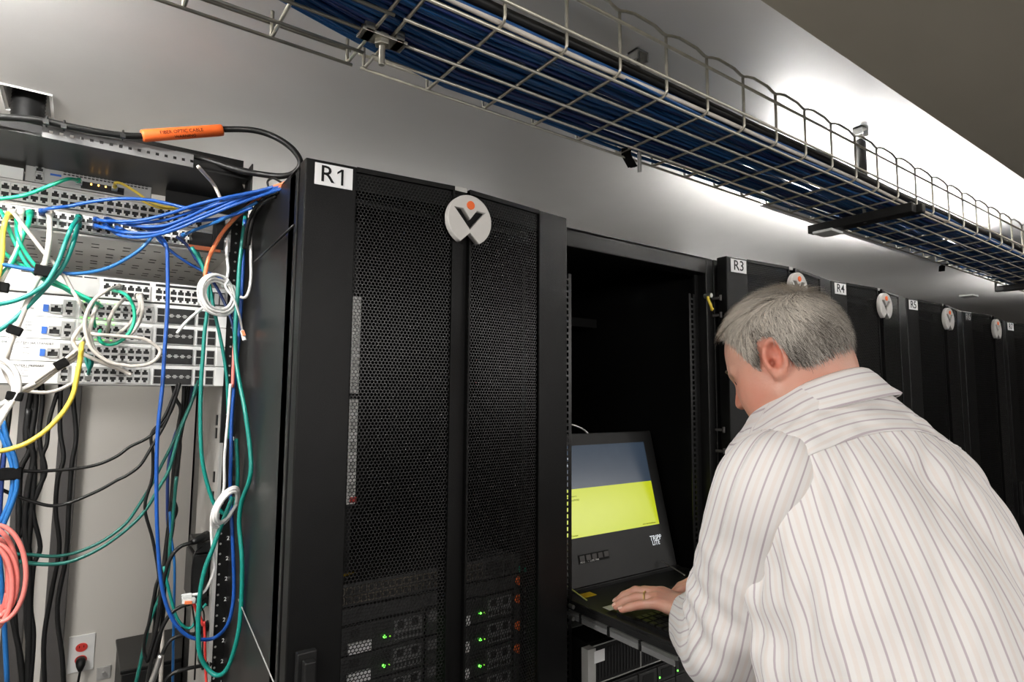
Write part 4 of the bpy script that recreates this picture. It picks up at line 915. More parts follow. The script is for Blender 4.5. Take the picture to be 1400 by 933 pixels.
# thick fibre feed cable with orange sleeve
FY = 1.292
P = [(-30, 157), (0, 160), (30, 162), (62, 166), (100, 174), (150, 183), (193, 186), (250, 180), (305, 177), (345, 178, 1.27), (375, 187, 1.25), (399, 203, 1.22), (411, 222, 1.20), (403, 236, 1.21), (384, 241, 1.24), (354, 238, 1.27), (324, 232, 1.29), (276, 217, 1.33), (240, 210, 1.36)]
fc = cable(P, .0062, 'rubber', 'thick black fibre feed cable looping over the open rack toward the R1 cabinet', y=FY, nm='fibre_feed_cable', sub=6)
a = at(194, 186, y=FY); c = at(304, 178, y=FY)
sl = obj('warning_sleeve', MB().tube([a, a+(c-a)*.02, a+(c-a)*.98, c], [.0105, .0115, .0115, .0108], 20), M['orange'], fc, smooth=True)
d = (c-a).normalized(); lenq = (c-a).length
fwd = Vector((0, -1, 0)); fwd = (fwd-d*fwd.dot(d)).normalized(); upv = fwd.cross(d)*-1
if upv.z < 0: upv = -upv
def sleeve_text(s, size, off, angd):
    ca, sa = math.cos(angd), math.sin(angd); nrm = fwd*ca+upv*sa; u2 = (upv*ca-fwd*sa)
    o0 = a+d*(lenq*off)+nrm*.0117
    Mx = Matrix(((d.x, u2.x, nrm.x, o0.x), (d.y, u2.y, nrm.y, o0.y), (d.z, u2.z, nrm.z, o0.z), (0, 0, 0, 1)))
    return text(s, size, M['ink'], 'lettering', sl, Mx, .00015)
sleeve_text('FIBER OPTIC CABLE', .0088, .47, -.02); sleeve_text('WARNING', .0080, .5, -.85)
for (px, py) in ((64, 166), (88, 172), (168, 185)):
    q = at(px, py, y=FY); q2 = at(px+2, py+2, y=FY)
    rg = [q+Vector((0, math.cos(a_)*.0085, math.sin(a_)*.0085)) for a_ in [2*PI*k/14 for k in range(14)]]
    o_ = obj('zip_tie', MB().tube(rg, .0018, 6, closed=True).box(q.x-.004, q.x+.004, q.y-.016, q.y-.008, q.z-.010, q.z-.002), M['plastic'], fc, smooth=False)
for k, (p_, lb) in enumerate([([(382, 262, 1.2), (368, 266, 1.23), (356, 276, 1.27), (346, 290, 1.3), (338, 312, 1.33), (334, 340, 1.36)], 'black cable turning down under the orange cables beside the R1 side panel'), ([(378, 268, 1.22), (362, 276, 1.25), (350, 290, 1.3), (343, 312, 1.32), (340, 335, 1.34)], 'second black cable under the orange cables, nearer the side panel'), ([(370, 262, 1.23), (352, 270, 1.28), (338, 282, 1.31), (322, 300, 1.36), (305, 325, 1.41)], 'black cable running down left from the orange cables to the fibre cassette')]):
    black(p_, lb, .0042, y=1.3)
black([(367, 257, 1.24), (366, 248, 1.24), (374, 244, 1.22), (385, 250, 1.19)], 'small black wire arch above the orange cables at the R1 side panel', .0022, y=1.22)
b = MB().tube([at(343, 363, x=.286), at(402, 308, x=.286)], .0022, 6)
o_ = obj('thin_rod', b, M['sheet'], smooth=True); tag(o_, 'thin black rod lying diagonally against the R1 side panel', 'rod')
b = MB().tube([at(326, 820, x=.288), at(374, 933, x=.288), at(395, 985, x=.288)], .0012, 6)
o_ = obj('thin_wire', b, M['alu'], smooth=True); tag(o_, 'thin pale wire running down the foot of the R1 side panel', 'wire')
# ---------------------------------------------------------------- the man
import numpy as np
def V3(x, y, z): return Vector((x, y, CH+z))
S = V3(.9435, .470, -.036)                     # middle of the shoulder line
F = Vector((.30, .954, 0)).normalized(); LR = Vector((.954, -.30, 0)).normalized(); UP = Vector((0, 0, 1))
HC_ = V3(.926, .530, .063)                      # middle of the head
hf = Vector((-.11, .994, 0)).normalized(); pit = math.radians(24)
HF = (hf*math.cos(pit)-UP*math.sin(pit)).normalized(); HU = (UP*math.cos(pit)+hf*math.sin(pit)).normalized(); HR = HF.cross(HU)
# lean of the head a little to his left
tl = math.radians(4); HU, HR = HU*math.cos(tl)-HR*math.sin(tl), HR*math.cos(tl)+HU*math.sin(tl)
HS = .94
def H(x, y, z): return HC_+(HR*x+HF*y+HU*z)*HS
class Field:
    def __init__(s, lo, hi, h):
        s.lo = np.array(lo, np.float32); s.h = h; s.n = (np.ceil((np.array(hi)-np.array(lo))/h)).astype(int)+1
        s.g = np.full(tuple(s.n), 1.0, np.float32)
    def sub(s, lo, hi):
        a = np.maximum(((np.array(lo)-s.lo)/s.h).astype(int), 0); b = np.minimum(((np.array(hi)-s.lo)/s.h).astype(int)+2, s.n)
        if (b <= a).any(): return None
        ax_ = [s.lo[i]+s.h*np.arange(a[i], b[i], dtype=np.float32) for i in range(3)]
        return tuple(slice(a[i], b[i]) for i in range(3)), np.meshgrid(*ax_, indexing='ij', sparse=True)
    def blend(s, sl, d, k, cut=False):
        g = s.g[sl]
        if cut:
            d = -d; h_ = np.clip(.5-.5*(g-d)/k, 0, 1); s.g[sl] = g*(1-h_)+d*h_+k*h_*(1-h_)
        else:
            h_ = np.clip(.5+.5*(g-d)/k, 0, 1); s.g[sl] = g*(1-h_)+d*h_-k*h_*(1-h_)
    def cone(s, a, b, ra, rb, k=.01):
        a = np.array(a, np.float32); b = np.array(b, np.float32); R = max(ra, rb)+k*1.6+.01
        q = s.sub(np.minimum(a, b)-R, np.maximum(a, b)+R)
        if q is None: return
        sl, (X_, Y_, Z_) = q; ab = b-a; L2 = float(ab@ab)+1e-12
        t = np.clip(((X_-a[0])*ab[0]+(Y_-a[1])*ab[1]+(Z_-a[2])*ab[2])/L2, 0, 1)
        d = np.sqrt((X_-a[0]-t*ab[0])**2+(Y_-a[1]-t*ab[1])**2+(Z_-a[2]-t*ab[2])**2)-(ra+(rb-ra)*t)
        s.blend(sl, d, k)
    def ell(s, c, ax3, rad, k=.01, cut=False):
        c = np.array(c, np.float32); R = max(rad)+k*1.6+.01; q = s.sub(c-R, c+R)
        if q is None: return
        sl, (X_, Y_, Z_) = q; P = (X_-c[0], Y_-c[1], Z_-c[2]); k0 = 0; k1 = 0
        for v, r in zip(ax3, rad):
            t = (P[0]*v[0]+P[1]*v[1]+P[2]*v[2])/r; k0 = k0+t*t; k1 = k1+(t/r)**2
        k0 = np.sqrt(k0); k1 = np.sqrt(k1)+1e-9
        s.blend(sl, k0*(k0-1)/k1, k, cut)
    def mesh(s):
        g = s.g; ins = g < 0
        c = [g[i:g.shape[0]-1+i, j:g.shape[1]-1+j, k:g.shape[2]-1+k] for i in (0, 1) for j in (0, 1) for k in (0, 1)]
        cnt = sum((q < 0).astype(np.int8) for q in c); act = (cnt > 0) & (cnt < 8)
        I = np.argwhere(act); idx = -np.ones(act.shape, np.int32); idx[act] = np.arange(len(I))
        co = [(i, j, k) for i in (0, 1) for j in (0, 1) for k in (0, 1)]
        val = np.stack([q[act] for q in c], 1); acc = np.zeros((len(I), 3)); num = np.zeros(len(I))
        for a in range(8):
            for b in range(a+1, 8):
                if sum(abs(co[a][m_]-co[b][m_]) for m_ in range(3)) != 1: continue
                va, vb = val[:, a], val[:, b]; cr = (va < 0) != (vb < 0); t = np.where(cr, va/(va-vb+1e-12), 0)
                pa = np.array(co[a]); pb = np.array(co[b]); acc += np.where(cr[:, None], pa+t[:, None]*(pb-pa), 0); num += cr
        V_ = (I+acc/num[:, None])*s.h+s.lo; faces = []
        for ax_ in range(3):
            sh = [slice(None)]*3; sh2 = [slice(None)]*3; sh[ax_] = slice(0, -1); sh2[ax_] = slice(1, None)
            e = ins[tuple(sh)] != ins[tuple(sh2)]; E = np.argwhere(e); u, v = [(1, 2), (2, 0), (0, 1)][ax_]
            E = E[(E[:, u] > 0) & (E[:, v] > 0) & (E[:, u] < s.n[u]-1) & (E[:, v] < s.n[v]-1)]
            def cell(du, dv):
                q = E.copy(); q[:, u] += du; q[:, v] += dv; return idx[q[:, 0], q[:, 1], q[:, 2]]
            f = np.stack([cell(-1, -1), cell(0, -1), cell(0, 0), cell(-1, 0)], 1)
            fl = ~ins[E[:, 0], E[:, 1], E[:, 2]]; f[fl] = f[fl][:, ::-1]; faces.append(f)
        return V_, np.concatenate(faces)
def np_mesh(name, V_, F_, mats):
    me = bpy.data.meshes.new(name); me.vertices.add(len(V_)); me.vertices.foreach_set('co', V_.astype(np.float32).ravel())
    me.loops.add(len(F_)*4); me.loops.foreach_set('vertex_index', F_.astype(np.int32).ravel())
    me.polygons.add(len(F_)); me.polygons.foreach_set('loop_start', np.arange(len(F_), dtype=np.int32)*4)
    me.update(calc_edges=True); me.polygons.foreach_set('use_smooth', [True]*len(F_))
    for m_ in mats: me.materials.append(m_)
    return me
HX = (tuple(HR), tuple(HF), tuple(HU))
fld = Field((.60, .0, .0), (1.42, 1.10, 1.86), .0036)
def head_sdf(f):
    f.ell(H(0, -.004, .030), HX, (.075, .090, .080), .02)          # skull
    f.ell(H(0, -.036, .010), HX, (.068, .056, .066), .02)          # back of the skull
    f.ell(H(0, .030, -.030), HX, (.062, .064, .085), .03)          # face
    for s in (-1, 1):
        f.ell(H(s*.036, .042, -.052), HX, (.032, .036, .046), .03) # cheeks
        f.cone(H(s*.060, .004, -.062), H(s*.014, .078, -.104), .021, .017, .03)   # jaw
        f.ell(H(s*.032, .078, -.004), HX, (.017, .013, .012), .012, cut=True)
        f.ell(H(s*.031, .073, -.004), HX, (.012, .012, .012), .004)
        f.cone(H(s*.012, .090, .014), H(s*.050, .070, .013), .008, .006, .012)    # brow
    f.ell(H(0, .080, -.104), HX, (.022, .018, .017), .02)          # chin
    f.cone(H(0, .088, .004), H(0, .108, -.036), .007, .011, .010)  # nose
    for s in (-1, 1): f.ell(H(s*.011, .098, -.039), HX, (.008, .010, .007), .006)
    f.cone(H(-.020, .082, -.068), H(.020, .082, -.068), .006, .006, .008); f.cone(H(-.018, .082, -.078), H(.018, .082, -.078), .0065, .0065, .008)
    f.ell(H(0, .045, -.125), HX, (.045, .045, .030), .03)          # under the chin
head_sdf(fld)
# neck, torso, legs
nb = S+F*.012+UP*.018
fld.cone(H(0, -.030, -.045), nb, .061, .062, .03)
fld.cone(H(0, .030, -.100), nb+F*.05, .045, .055, .03)
PEL = S-F*.16-UP*.58
def spine(t): # 0 pelvis .. 1 shoulder line
    return PEL.lerp(S, t)-F*(.032*math.sin(PI*min(1, t*1.05)))
for a, b, ra, rb in ((0, .3, .12, .13), (.3, .6, .13, .12), (.6, .84, .12, .085)):
    fld.cone(spine(a), spine(b), ra, rb, .04)
for s in (-1, 1):
    fld.cone(spine(.15)+LR*s*.06, spine(.8)+LR*s*.08, .095, .065, .04)
    fld.cone(S-UP*.07+LR*s*.02, S-UP*.075+LR*s*.13, .045, .038, .02)
# arms
SL = V3(.790, .487, -.116); EL = V3(.850, .612, -.362); WL = V3(1.060, .818, -.440)
SR = S+LR*.178-UP*.100; ER = V3(1.26, .54, -.34); WR_ = V3(1.225, .800, -.425)
for a, b, c in ((SL, EL, WL), (SR, ER, WR_)):
    fld.cone(a, b, .043, .038, .02); fld.cone(b, b.lerp(c, .35), .038, .038, .02); fld.cone(b.lerp(c, .35), c, .038, .028, .02)
# legs and feet
FT = []
for s in (-1, 1):
    hp = PEL+LR*s*.095-UP*.02; kn = Vector((hp.x+.02*s, hp.y+.05, .50)); an = Vector((hp.x+.03*s, hp.y-.02+.02*s, .09))
    fld.cone(hp, kn, .088, .058, .03); fld.cone(kn, an, .056, .038, .03); fld.cone(an+Vector((0, -.02, -.045)), an+Vector((.03, .16, -.055)), .035, .028, .02); FT.append((hp, kn, an))
# hands: palm, five fingers with bends
def hand(W_, fwd, side, sgn, rest_z, spec):
    """W_ wrist, fwd direction to the knuckles, side towards the thumb"""
    up = fwd.cross(side)*sgn
    if up.z < 0: up = -up
    kn = []
    for i, off in enumerate((.034, .012, -.011, -.031)):
        k_ = W_+fwd*(.088-.006*abs(i-1))+side*off+up*(.012-.003*abs(i-1.3)); kn.append(k_)
        fld.cone(W_+side*off*.62+up*.0, k_, .017, .0125, .012)
    fld.cone(W_-fwd*.02, W_+fwd*.03, .027, .026, .015)
    fld.cone(W_+fwd*.03+side*.012-up*.006, W_+fwd*.065-up*.004, .018, .016, .015)
    for i, k_ in enumerate(kn):
        ln = (.043, .048, .045, .036)[i]; l2 = (.026, .030, .028, .021)[i]; l3 = (.021, .023, .022, .019)[i]
        sp = side*((.10, .02, -.08, -.20)[i]); dr = spec[i]
        d1 = (fwd+sp+up*dr[0]).normalized(); p1 = k_+d1*ln; d2 = (fwd+sp+up*dr[1]).normalized(); p2 = p1+d2*l2; d3 = (fwd+sp*.8+up*dr[2]).normalized(); p3 = p2+d3*l3
        if p3.z < rest_z+.008: p3.z = rest_z+.008
        r0 = (.0108, .0110, .0105, .0095)[i]
        fld.cone(k_, p1, r0+.0012, r0, .004); fld.cone(p1, p2, r0, r0-.0008, .003); fld.cone(p2, p3, r0-.0008, r0-.0020, .003)
        TIPS.append((p1, p2, p3, k_, up, r0))
    t0 = W_+fwd*.022+side*.026-up*.004; t1 = W_+fwd*.052+side*.050-up*.010; t2 = t1+(fwd*.8+side*.35-up*.22).normalized()*.032; t3 = t2+(fwd+side*.05-up*.2).normalized()*.024
    fld.cone(t0, t1, .018, .0135, .010); fld.cone(t1, t2, .0130, .0115, .004); fld.cone(t2, t3, .0115, .0092, .003)
TIPS = []
KZ = CH-.479+.005
hand(WL, Vector((-.42, .90, .10)).normalized(), Vector((.90, .42, .03)).normalized(), 1, KZ, [(-.22, -.75, -1.2), (-.18, -.70, -1.1), (-.22, -.60, -.9), (-.30, -.45, -.55)])
nleft = len(TIPS)
hand(WR_, (V3(1.20, .93, -.437)-WR_).normalized(), Vector((-.98, -.1, .03)).normalized(), 1, KZ, [(-.10, -.55, -.9), (-.06, -.50, -.85), (-.10, -.50, -.8), (-.18, -.45, -.6)])
# ears
for s in (-1, 1):
    e = H(s*.074, -.010, -.004)
    en = (HR*s*.80-HF*.50).normalized(); eu = (HU*.97-HF*.16).normalized(); ef = en.cross(eu)
    EX = (tuple(en), tuple(ef), tuple(eu))
    fld.ell(e+en*.004, EX, (.0090, .0175, .031), .006)
    fld.ell(e+en*.0125+eu*.003+HF*.001, EX, (.0095, .0112, .020), .002, cut=True)
    for k in range(11):
        a0 = -1.9+k*.40; a1 = a0+.40
        pa = e+en*.0095+eu*(.0275*math.sin(a0)*1.0+.001)+(-HF*math.cos(a0))*.0155; pb = e+en*.0095+eu*(.0275*math.sin(a1)+.001)+(-HF*math.cos(a1))*.0155
        if k < 10: fld.cone(pa, pb, .0042, .0042, .002)
    fld.ell(e+en*.007-eu*.024+HF*.003, EX, (.006, .009, .009), .004)
    fld.cone(e+en*.006-eu*.006+HF*.012, e+en*.006+eu*.003+HF*.013, .0042, .0035, .003)
    fld.ell(e+en*.008-eu*.004+HF*.005, EX, (.0120, .0050, .0070), .002, cut=True)
V_, F_ = fld.mesh()
del fld
def skin_mat():
    M_ = bpy.data.materials.new('skin'); M_.use_nodes = True; nt = M_.node_tree; b = nt.nodes['Principled BSDF']
    b.inputs['Roughness'].default_value = .48; b.inputs['Subsurface Weight'].default_value = .12; b.inputs['Subsurface Radius'].default_value = (.012, .004, .002); b.inputs['Subsurface Scale'].default_value = .5
    at_ = nt.nodes.new('ShaderNodeAttribute'); at_.attribute_name = 'redness'
    tc = nt.nodes.new('ShaderNodeTexCoord'); n1 = nt.nodes.new('ShaderNodeTexNoise'); n1.inputs['Scale'].default_value = 35; n1.inputs['Detail'].default_value = 5
    nt.links.new(tc.outputs['Object'], n1.inputs['Vector'])
    mx = nt.nodes.new('ShaderNodeMix'); mx.data_type = 'RGBA'; mx.inputs[6].default_value = (.56, .315, .235, 1); mx.inputs[7].default_value = (.56, .175, .115, 1)
    ad = nt.nodes.new('ShaderNodeMath'); ad.operation = 'MULTIPLY_ADD'; ad.inputs[1].default_value = .5; nt.links.new(n1.outputs['Fac'], ad.inputs[0]); nt.links.new(at_.outputs['Fac'], ad.inputs[2])
    sb_ = nt.nodes.new('ShaderNodeMath'); sb_.operation = 'SUBTRACT'; sb_.inputs[1].default_value = .18; sb_.use_clamp = True; nt.links.new(ad.outputs[0], sb_.inputs[0])
    nt.links.new(sb_.outputs[0], mx.inputs[0]); nt.links.new(mx.outputs[2], b.inputs['Base Color'])
    n2 = nt.nodes.new('ShaderNodeTexNoise'); n2.inputs['Scale'].default_value = 260; n2.inputs['Detail'].default_value = 4; nt.links.new(tc.outputs['Object'], n2.inputs['Vector'])
    bp = nt.nodes.new('ShaderNodeBump'); bp.inputs['Strength'].default_value = .35; bp.inputs['Distance'].default_value = .0012
    nt.links.new(n2.outputs['Fac'], bp.inputs['Height']); nt.links.new(bp.outputs['Normal'], b.inputs['Normal']); return M_
body_me = np_mesh('person', V_, F_, [skin_mat()])
# redness of ears, cheeks, knuckles (true skin colour)
red = np.zeros(len(V_), np.float32)
def rd(c, r, s_):
    global red
    d = np.linalg.norm(V_-np.array(c), axis=1); red = np.maximum(red, s_*np.clip(1.4-d/r, 0, 1))
for s in (-1, 1): rd(H(s*.080, -.014, 0), .032, .75); rd(H(s*.055, .045, -.045), .045, .45)
rd(H(0, .10, -.03), .03, .6); rd(H(-.05, -.03, -.07), .05, .3)
for T_i in TIPS: rd(T_i[0], .014, .35); rd(T_i[3], .016, .35); rd(T_i[2], .012, .4)
at_ = body_me.attributes.new('redness', 'FLOAT', 'POINT'); at_.data.foreach_set('value', red)
person = obj('person', body_me, None)
sm = person.modifiers.new('smooth', 'SMOOTH'); sm.factor = .5; sm.iterations = 1
tag(person, 'grey-haired man in a striped white shirt seen from behind, left hand on the keyboard', 'person')
# nails and ring
for i_, (p1, p2, p3, k_, up, r0) in enumerate(TIPS[:nleft]):
    d_ = (p3-p2).normalized(); u_ = (up-d_*up.dot(d_)).normalized(); sd_ = d_.cross(u_); b = MB(); g = []
    for iu in range(5):
        for iv in range(5):
            a_ = (iv-2)/2*1.0; rr_ = r0-.0019
            g.append(p3+d_*(-.004+.0025*iu)+(u_*math.cos(a_)+sd_*math.sin(a_))*(rr_+.0004-.0006*(iu == 4)))
    b.add(g, [(iu*5+iv, iu*5+iv+1, (iu+1)*5+iv+1, (iu+1)*5+iv) for iu in range(4) for iv in range(4)])
    obj('fingernail', b, mat('nail', (.72, .45, .36), .3), person, smooth=True)
p1, p2, p3, k_, up, r0 = TIPS[2]; c_ = k_.lerp(p1, .55); d_ = (p1-k_).normalized(); u_ = d_.orthogonal().normalized(); w_ = d_.cross(u_)
obj('wedding_ring', MB().tube([c_+(u_*math.cos(a)+w_*math.sin(a))*(r0+.0018) for a in [2*PI*k/24 for k in range(24)]], .0018, 8, closed=True), M['gold'], person, smooth=True)
# ---- shirt cloth
def stripe_mat(name, period=.021):
    M_ = bpy.data.materials.new(name); M_.use_nodes = True; nt = M_.node_tree; b = nt.nodes['Principled BSDF']; b.inputs['Roughness'].default_value = .8; b.inputs['Specular IOR Level'].default_value = .2
    b.inputs['Sheen Weight'].default_value = .15
    uv = nt.nodes.new('ShaderNodeUVMap'); sx_ = nt.nodes.new('ShaderNodeSeparateXYZ'); nt.links.new(uv.outputs['UV'], sx_.inputs[0])
    def mth(op, a, bb=None):
        n_ = nt.nodes.new('ShaderNodeMath'); n_.operation = op
        for i_, v_ in enumerate((a, bb)):
            if v_ is None: continue
            if isinstance(v_, (int, float)): n_.inputs[i_].default_value = v_
            else: nt.links.new(v_, n_.inputs[i_])
        return n_.outputs[0]
    ph = mth('FRACT', mth('DIVIDE', sx_.outputs[0], period)); rp = nt.nodes.new('ShaderNodeValToRGB'); cr = rp.color_ramp
    base = (.73, .71, .70, 1); mau = (.47, .41, .44, 1); pch = (.715, .66, .63, 1)
    st = [(0, base), (.06, base), (.085, mau), (.185, mau), (.21, base), (.46, base), (.52, pch), (.70, pch), (.76, base), (1, base)]
    while len(cr.elements) < len(st): cr.elements.new(.5)
    for e_, (p_, c_) in zip(cr.elements, st): e_.position = p_; e_.color = c_
    nt.links.new(ph, rp.inputs['Fac']); nt.links.new(rp.outputs['Color'], b.inputs['Base Color'])
    wv = nt.nodes.new('ShaderNodeTexNoise'); wv.inputs['Scale'].default_value = 28; wv.inputs['Detail'].default_value = 4
    tc = nt.nodes.new('ShaderNodeTexCoord'); nt.links.new(tc.outputs['Object'], wv.inputs['Vector'])
    bp = nt.nodes.new('ShaderNodeBump'); bp.inputs['Strength'].default_value = .25; bp.inputs['Distance'].default_value = .004; nt.links.new(wv.outputs['Fac'], bp.inputs['Height']); nt.links.new(bp.outputs['Normal'], b.inputs['Normal'])
    return M_
M['shirt'] = stripe_mat('striped_shirt_cloth')
def cloth(name, grid, uvs, parent, closed=True, thick=.0012, extra=None):
    """grid[v][u] points, uvs[v][u]; the seam column is repeated"""
    nv = len(grid); nu = len(grid[0]); vs = [p for r in grid for p in r]; fs = []; 
    for j in range(nv-1):
        for i in range(nu-1): fs.append((j*nu+i, j*nu+i+1, (j+1)*nu+i+1, (j+1)*nu+i))
    me = bpy.data.meshes.new(name); me.from_pydata([tuple(v) for v in vs], [], fs); me.materials.append(M['shirt'])
    ul = me.uv_layers.new(name='UVMap'); flat = [u for r in uvs for u in r]
    for p_ in me.polygons:
        p_.use_smooth = True
        for li in p_.loop_indices: ul.data[li].uv = flat[me.loops[li].vertex_index]
    o_ = obj(name, me, None, parent)
    sd = o_.modifiers.new('thickness', 'SOLIDIFY'); sd.thickness = thick; sd.offset = -1
    return o_
def folds(p, amp, sc, seed=0.0):
    return amp*(noise.noise(Vector((p.x*sc[0]+seed, p.y*sc[1], p.z*sc[2]+seed*.7))))
shirt = bpy.data.objects.new('shirt', None); COL.objects.link(shirt); shirt.parent = person
# torso rings: (spine t or explicit centre, half width, half depth, forward shift)
RG = [(-.10, .205, .175, .00), (.0, .206, .176, .00), (.2, .200, .176, .0), (.4, .196, .167, .0), (.6, .192, .155, .0), (.75, .187, .143, .0), (.86, .178, .128, .0), (.93, .166, .114, .002), (.975, .158, .104, .006), (1.005, .140, .097, .010), (1.035, .118, .091, .012), (1.065, .098, .086, .012), (1.09, .080, .081, .012)]
def ring_param(s_):
    """interpolate RG at fractional index"""
    i = min(int(s_), len(RG)-2); f = s_-i
    def cm(k):
        p0 = RG[max(i-1, 0)][k]; p1 = RG[i][k]; p2 = RG[i+1][k]; p3 = RG[min(i+2, len(RG)-1)][k]
        return .5*((2*p1)+(-p0+p2)*f+(2*p0-5*p1+4*p2-p3)*f*f+(-p0+3*p1-3*p2+p3)*f**3)
    return [cm(k) for k in range(4)]
AX = (S-PEL).normalized(); DP = LR.cross(AX)*-1
if DP.dot(F) < 0: DP = -DP
YOKE = 7.25; NU = 168
def torso_point(s_, th):
    t, a, b_, sh = ring_param(s_); c = spine(t)+F*sh
    # droop of the shoulder line towards the sides
    ct, st_ = math.cos(th), math.sin(th); e = 2/2.35
    x = a*math.copysign(abs(ct)**e, ct); y = b_*math.copysign(abs(st_)**e, st_)
    if y < 0: y *= .93
    w_ = max(0, min(1, (s_-6.5)/3)); dz = -.030*w_*(x/.2)**2
    return c+LR*x+DP*y+UP*dz, x, y
PIPE = Vector((0, 0, 0))
def yk(th): return -1.05*abs(math.cos(th))**1.6
def torso_grid(s0, s1, ns, k0=0, k1=0):
    g = []
    for j in range(ns+1):
        row = []
        for i in range(NU+1):
            th = 2*PI*i/NU; a0 = s0+k0*yk(th); a1 = s1+k1*yk(th); s_ = a0+(a1-a0)*j/ns; p, x, y = torso_point(s_, th); c = spine(ring_param(s_)[0]); n_ = (p-c); n_.z *= .3; n_.normalize()
            k = max(0, min(1, (10.5-s_)/3))
            thw = th*2.2
            q = Vector((math.cos(th)*1.6, math.sin(th)*1.6, s_*.26))
            f1 = noise.noise(q*1.5+Vector((3, 1, 0)))
            f2 = noise.noise(Vector((th*3.2+s_*.45, s_*.22, 4)))
            f3 = noise.noise(Vector((th*7.0-s_*.9, s_*.35, 9)))
            f4 = noise.noise(Vector((math.cos(th)*3.4+s_*.5, math.sin(th)*3.0, s_*.9+2))); p = p+n_*k*(.009*f1+.0125*f2+.0065*f3+.0050*abs(f4))
            # drape pulled from the left armpit: diagonal ridges
            dl = (p-(SL+Vector((.02, -.03, -.10)))).length
            p = p+n_*.007*math.sin(dl*95+2*f1)*math.exp(-(dl/.14)**2)*k
            # centre back pleat below the yoke
            if y < 0 and s_ < YOKE+yk(th): p = p+n_*(-.004)*math.exp(-((x-.004)/.006)**2)*max(0, 1-(YOKE-s_)/3.5)+n_*.0035*math.exp(-((x+.012)/.008)**2)*max(0, 1-(YOKE-s_)/3.5)
            row.append(p)
        g.append(row)
    return g
def arcs(g, ref):
    out = [0.0]
    for i in range(1, len(g[ref])): out.append(out[-1]+(g[ref][i]-g[ref][i-1]).length)
    return out
g = torso_grid(0, YOKE, 92, 0, 1); ar = arcs(g, 60); cloth('shirt_body', g, [[(ar[i], j*.008) for i in range(NU+1)] for j in range(len(g))], shirt)
g = torso_grid(YOKE-.06, len(RG)-1.001, 44, 1, 0)
for row in g[:2]:
    for i in range(len(row)): row[i] = row[i]+(row[i]-spine(.9)).normalized()*.0018
vv = [0.0]; mid = int(NU*.75)
for j in range(1, len(g)): vv.append(vv[-1]+(g[j][mid]-g[j-1][mid]).length)
cloth('yoke', g, [[(vv[j]*1.0+.028*((i/NU-.75)/.25)**2 if i > NU/2 else vv[j], i*.01) for i in range(NU+1)] for j in range(len(g))], shirt)
# sleeves
def sleeve(path, radii, name, parent, seed, cuffdir=None, up0=None):
    pts = catmull(path, 16); N = len(pts); nr = len(radii)
    rr = []
    for i in range(N):
        f = i/(N-1)*(nr-1); k = min(int(f), nr-2); f -= k; f = f*f*(3-2*f); rr.append(radii[k]*(1-f)+radii[k+1]*f)
    NS = 72; up = up0 or Vector((0, 0, 1)); g = []; L_ = [0]
    for i in range(1, N): L_.append(L_[-1]+(pts[i]-pts[i-1]).length)
    T = L_[-1]; el = L_[int(N*.52)]
    for i, p in enumerate(pts):
        t = (pts[min(i+1, N-1)]-pts[max(i-1, 0)]).normalized(); up = (up-t*up.dot(t)).normalized(); sd = t.cross(up); row = []
        for k in range(NS+1):
            a = 2*PI*k/NS; n_ = up*math.cos(a)+sd*math.sin(a)
            f1 = noise.noise(Vector((math.cos(a)*1.3, math.sin(a)*1.3, L_[i]*9+seed)))
            f2 = noise.noise(Vector((math.cos(a)*2.2+L_[i]*14, math.sin(a)*2.2, L_[i]*22+seed)))
            we = math.exp(-((L_[i]-el)/.07)**2); wc = math.exp(-((T-L_[i])/.09)**2)
            r_ = rr[i]*(1+.10*f1)+.006*f2*(.35+we+1.1*wc)+.0035*math.sin(L_[i]*120+3*math.sin(a))*(.9*we+.8*wc)
            row.append(p+n_*r_)
        g.append(row)
    ref = rr[N//3]
    return cloth(name, g, [[(2*PI*ref*k/NS, L_[i]) for k in range(NS+1)] for i in range(N)], parent), pts, g
s0 = SL+(S-SL)*.30+Vector((0, 0, .012))
slv, pL, gL = sleeve([s0, SL+Vector((.006, -.004, -.012)), SL.lerp(EL, .45)+Vector((.010, -.014, 0)), EL+Vector((.010, -.024, -.012)), EL.lerp(WL, .5)+Vector((-.008, -.004, -.020)), WL+(WL-EL).normalized()*.010+Vector((0, 0, -.004))], [.056, .076, .086, .082, .068, .047], 'left_sleeve', shirt, 1.0)
s1 = SR+(S-SR)*.30+Vector((0, 0, .01))
sleeve([s1, SR+Vector((0, 0, -.01)), SR.lerp(ER, .5), ER, ER.lerp(WR_, .5), WR_-(WR_-ER).normalized()*.012], [.060, .076, .074, .066, .056, .042], 'right_sleeve', shirt, 5.0)
# cuffs
def cuff(W_, E_, r):
    d = (W_-E_).normalized(); u = (UP-d*UP.dot(d)).normalized(); s_ = d.cross(u); g = []
    for j, (o, rr) in enumerate(((-.050, r-.003), (-.046, r+.002), (-.02, r+.0015), (.006, r-.001), (.012, r-.003), (.010, r-.007))):
        g.append([W_+d*o+(u*math.cos(2*PI*k/48)*.94+s_*math.sin(2*PI*k/48)*1.06)*(rr+.0008*math.sin(5*k+j)) for k in range(49)])
    return cloth('cuff', g, [[(.012*j, k*.01) for k in range(49)] for j in range(6)], shirt, thick=.002)
cuff(WL+(WL-EL).normalized()*.024+Vector((0, 0, -.004)), EL, .044); cuff(WR_, ER, .040)
# seams: armhole and yoke stitching as raised cord
def seam(pts, nm='seam'): return obj(nm, MB().tube(catmull(pts, 4), .0012, 6), M['shirt'], shirt, smooth=True)
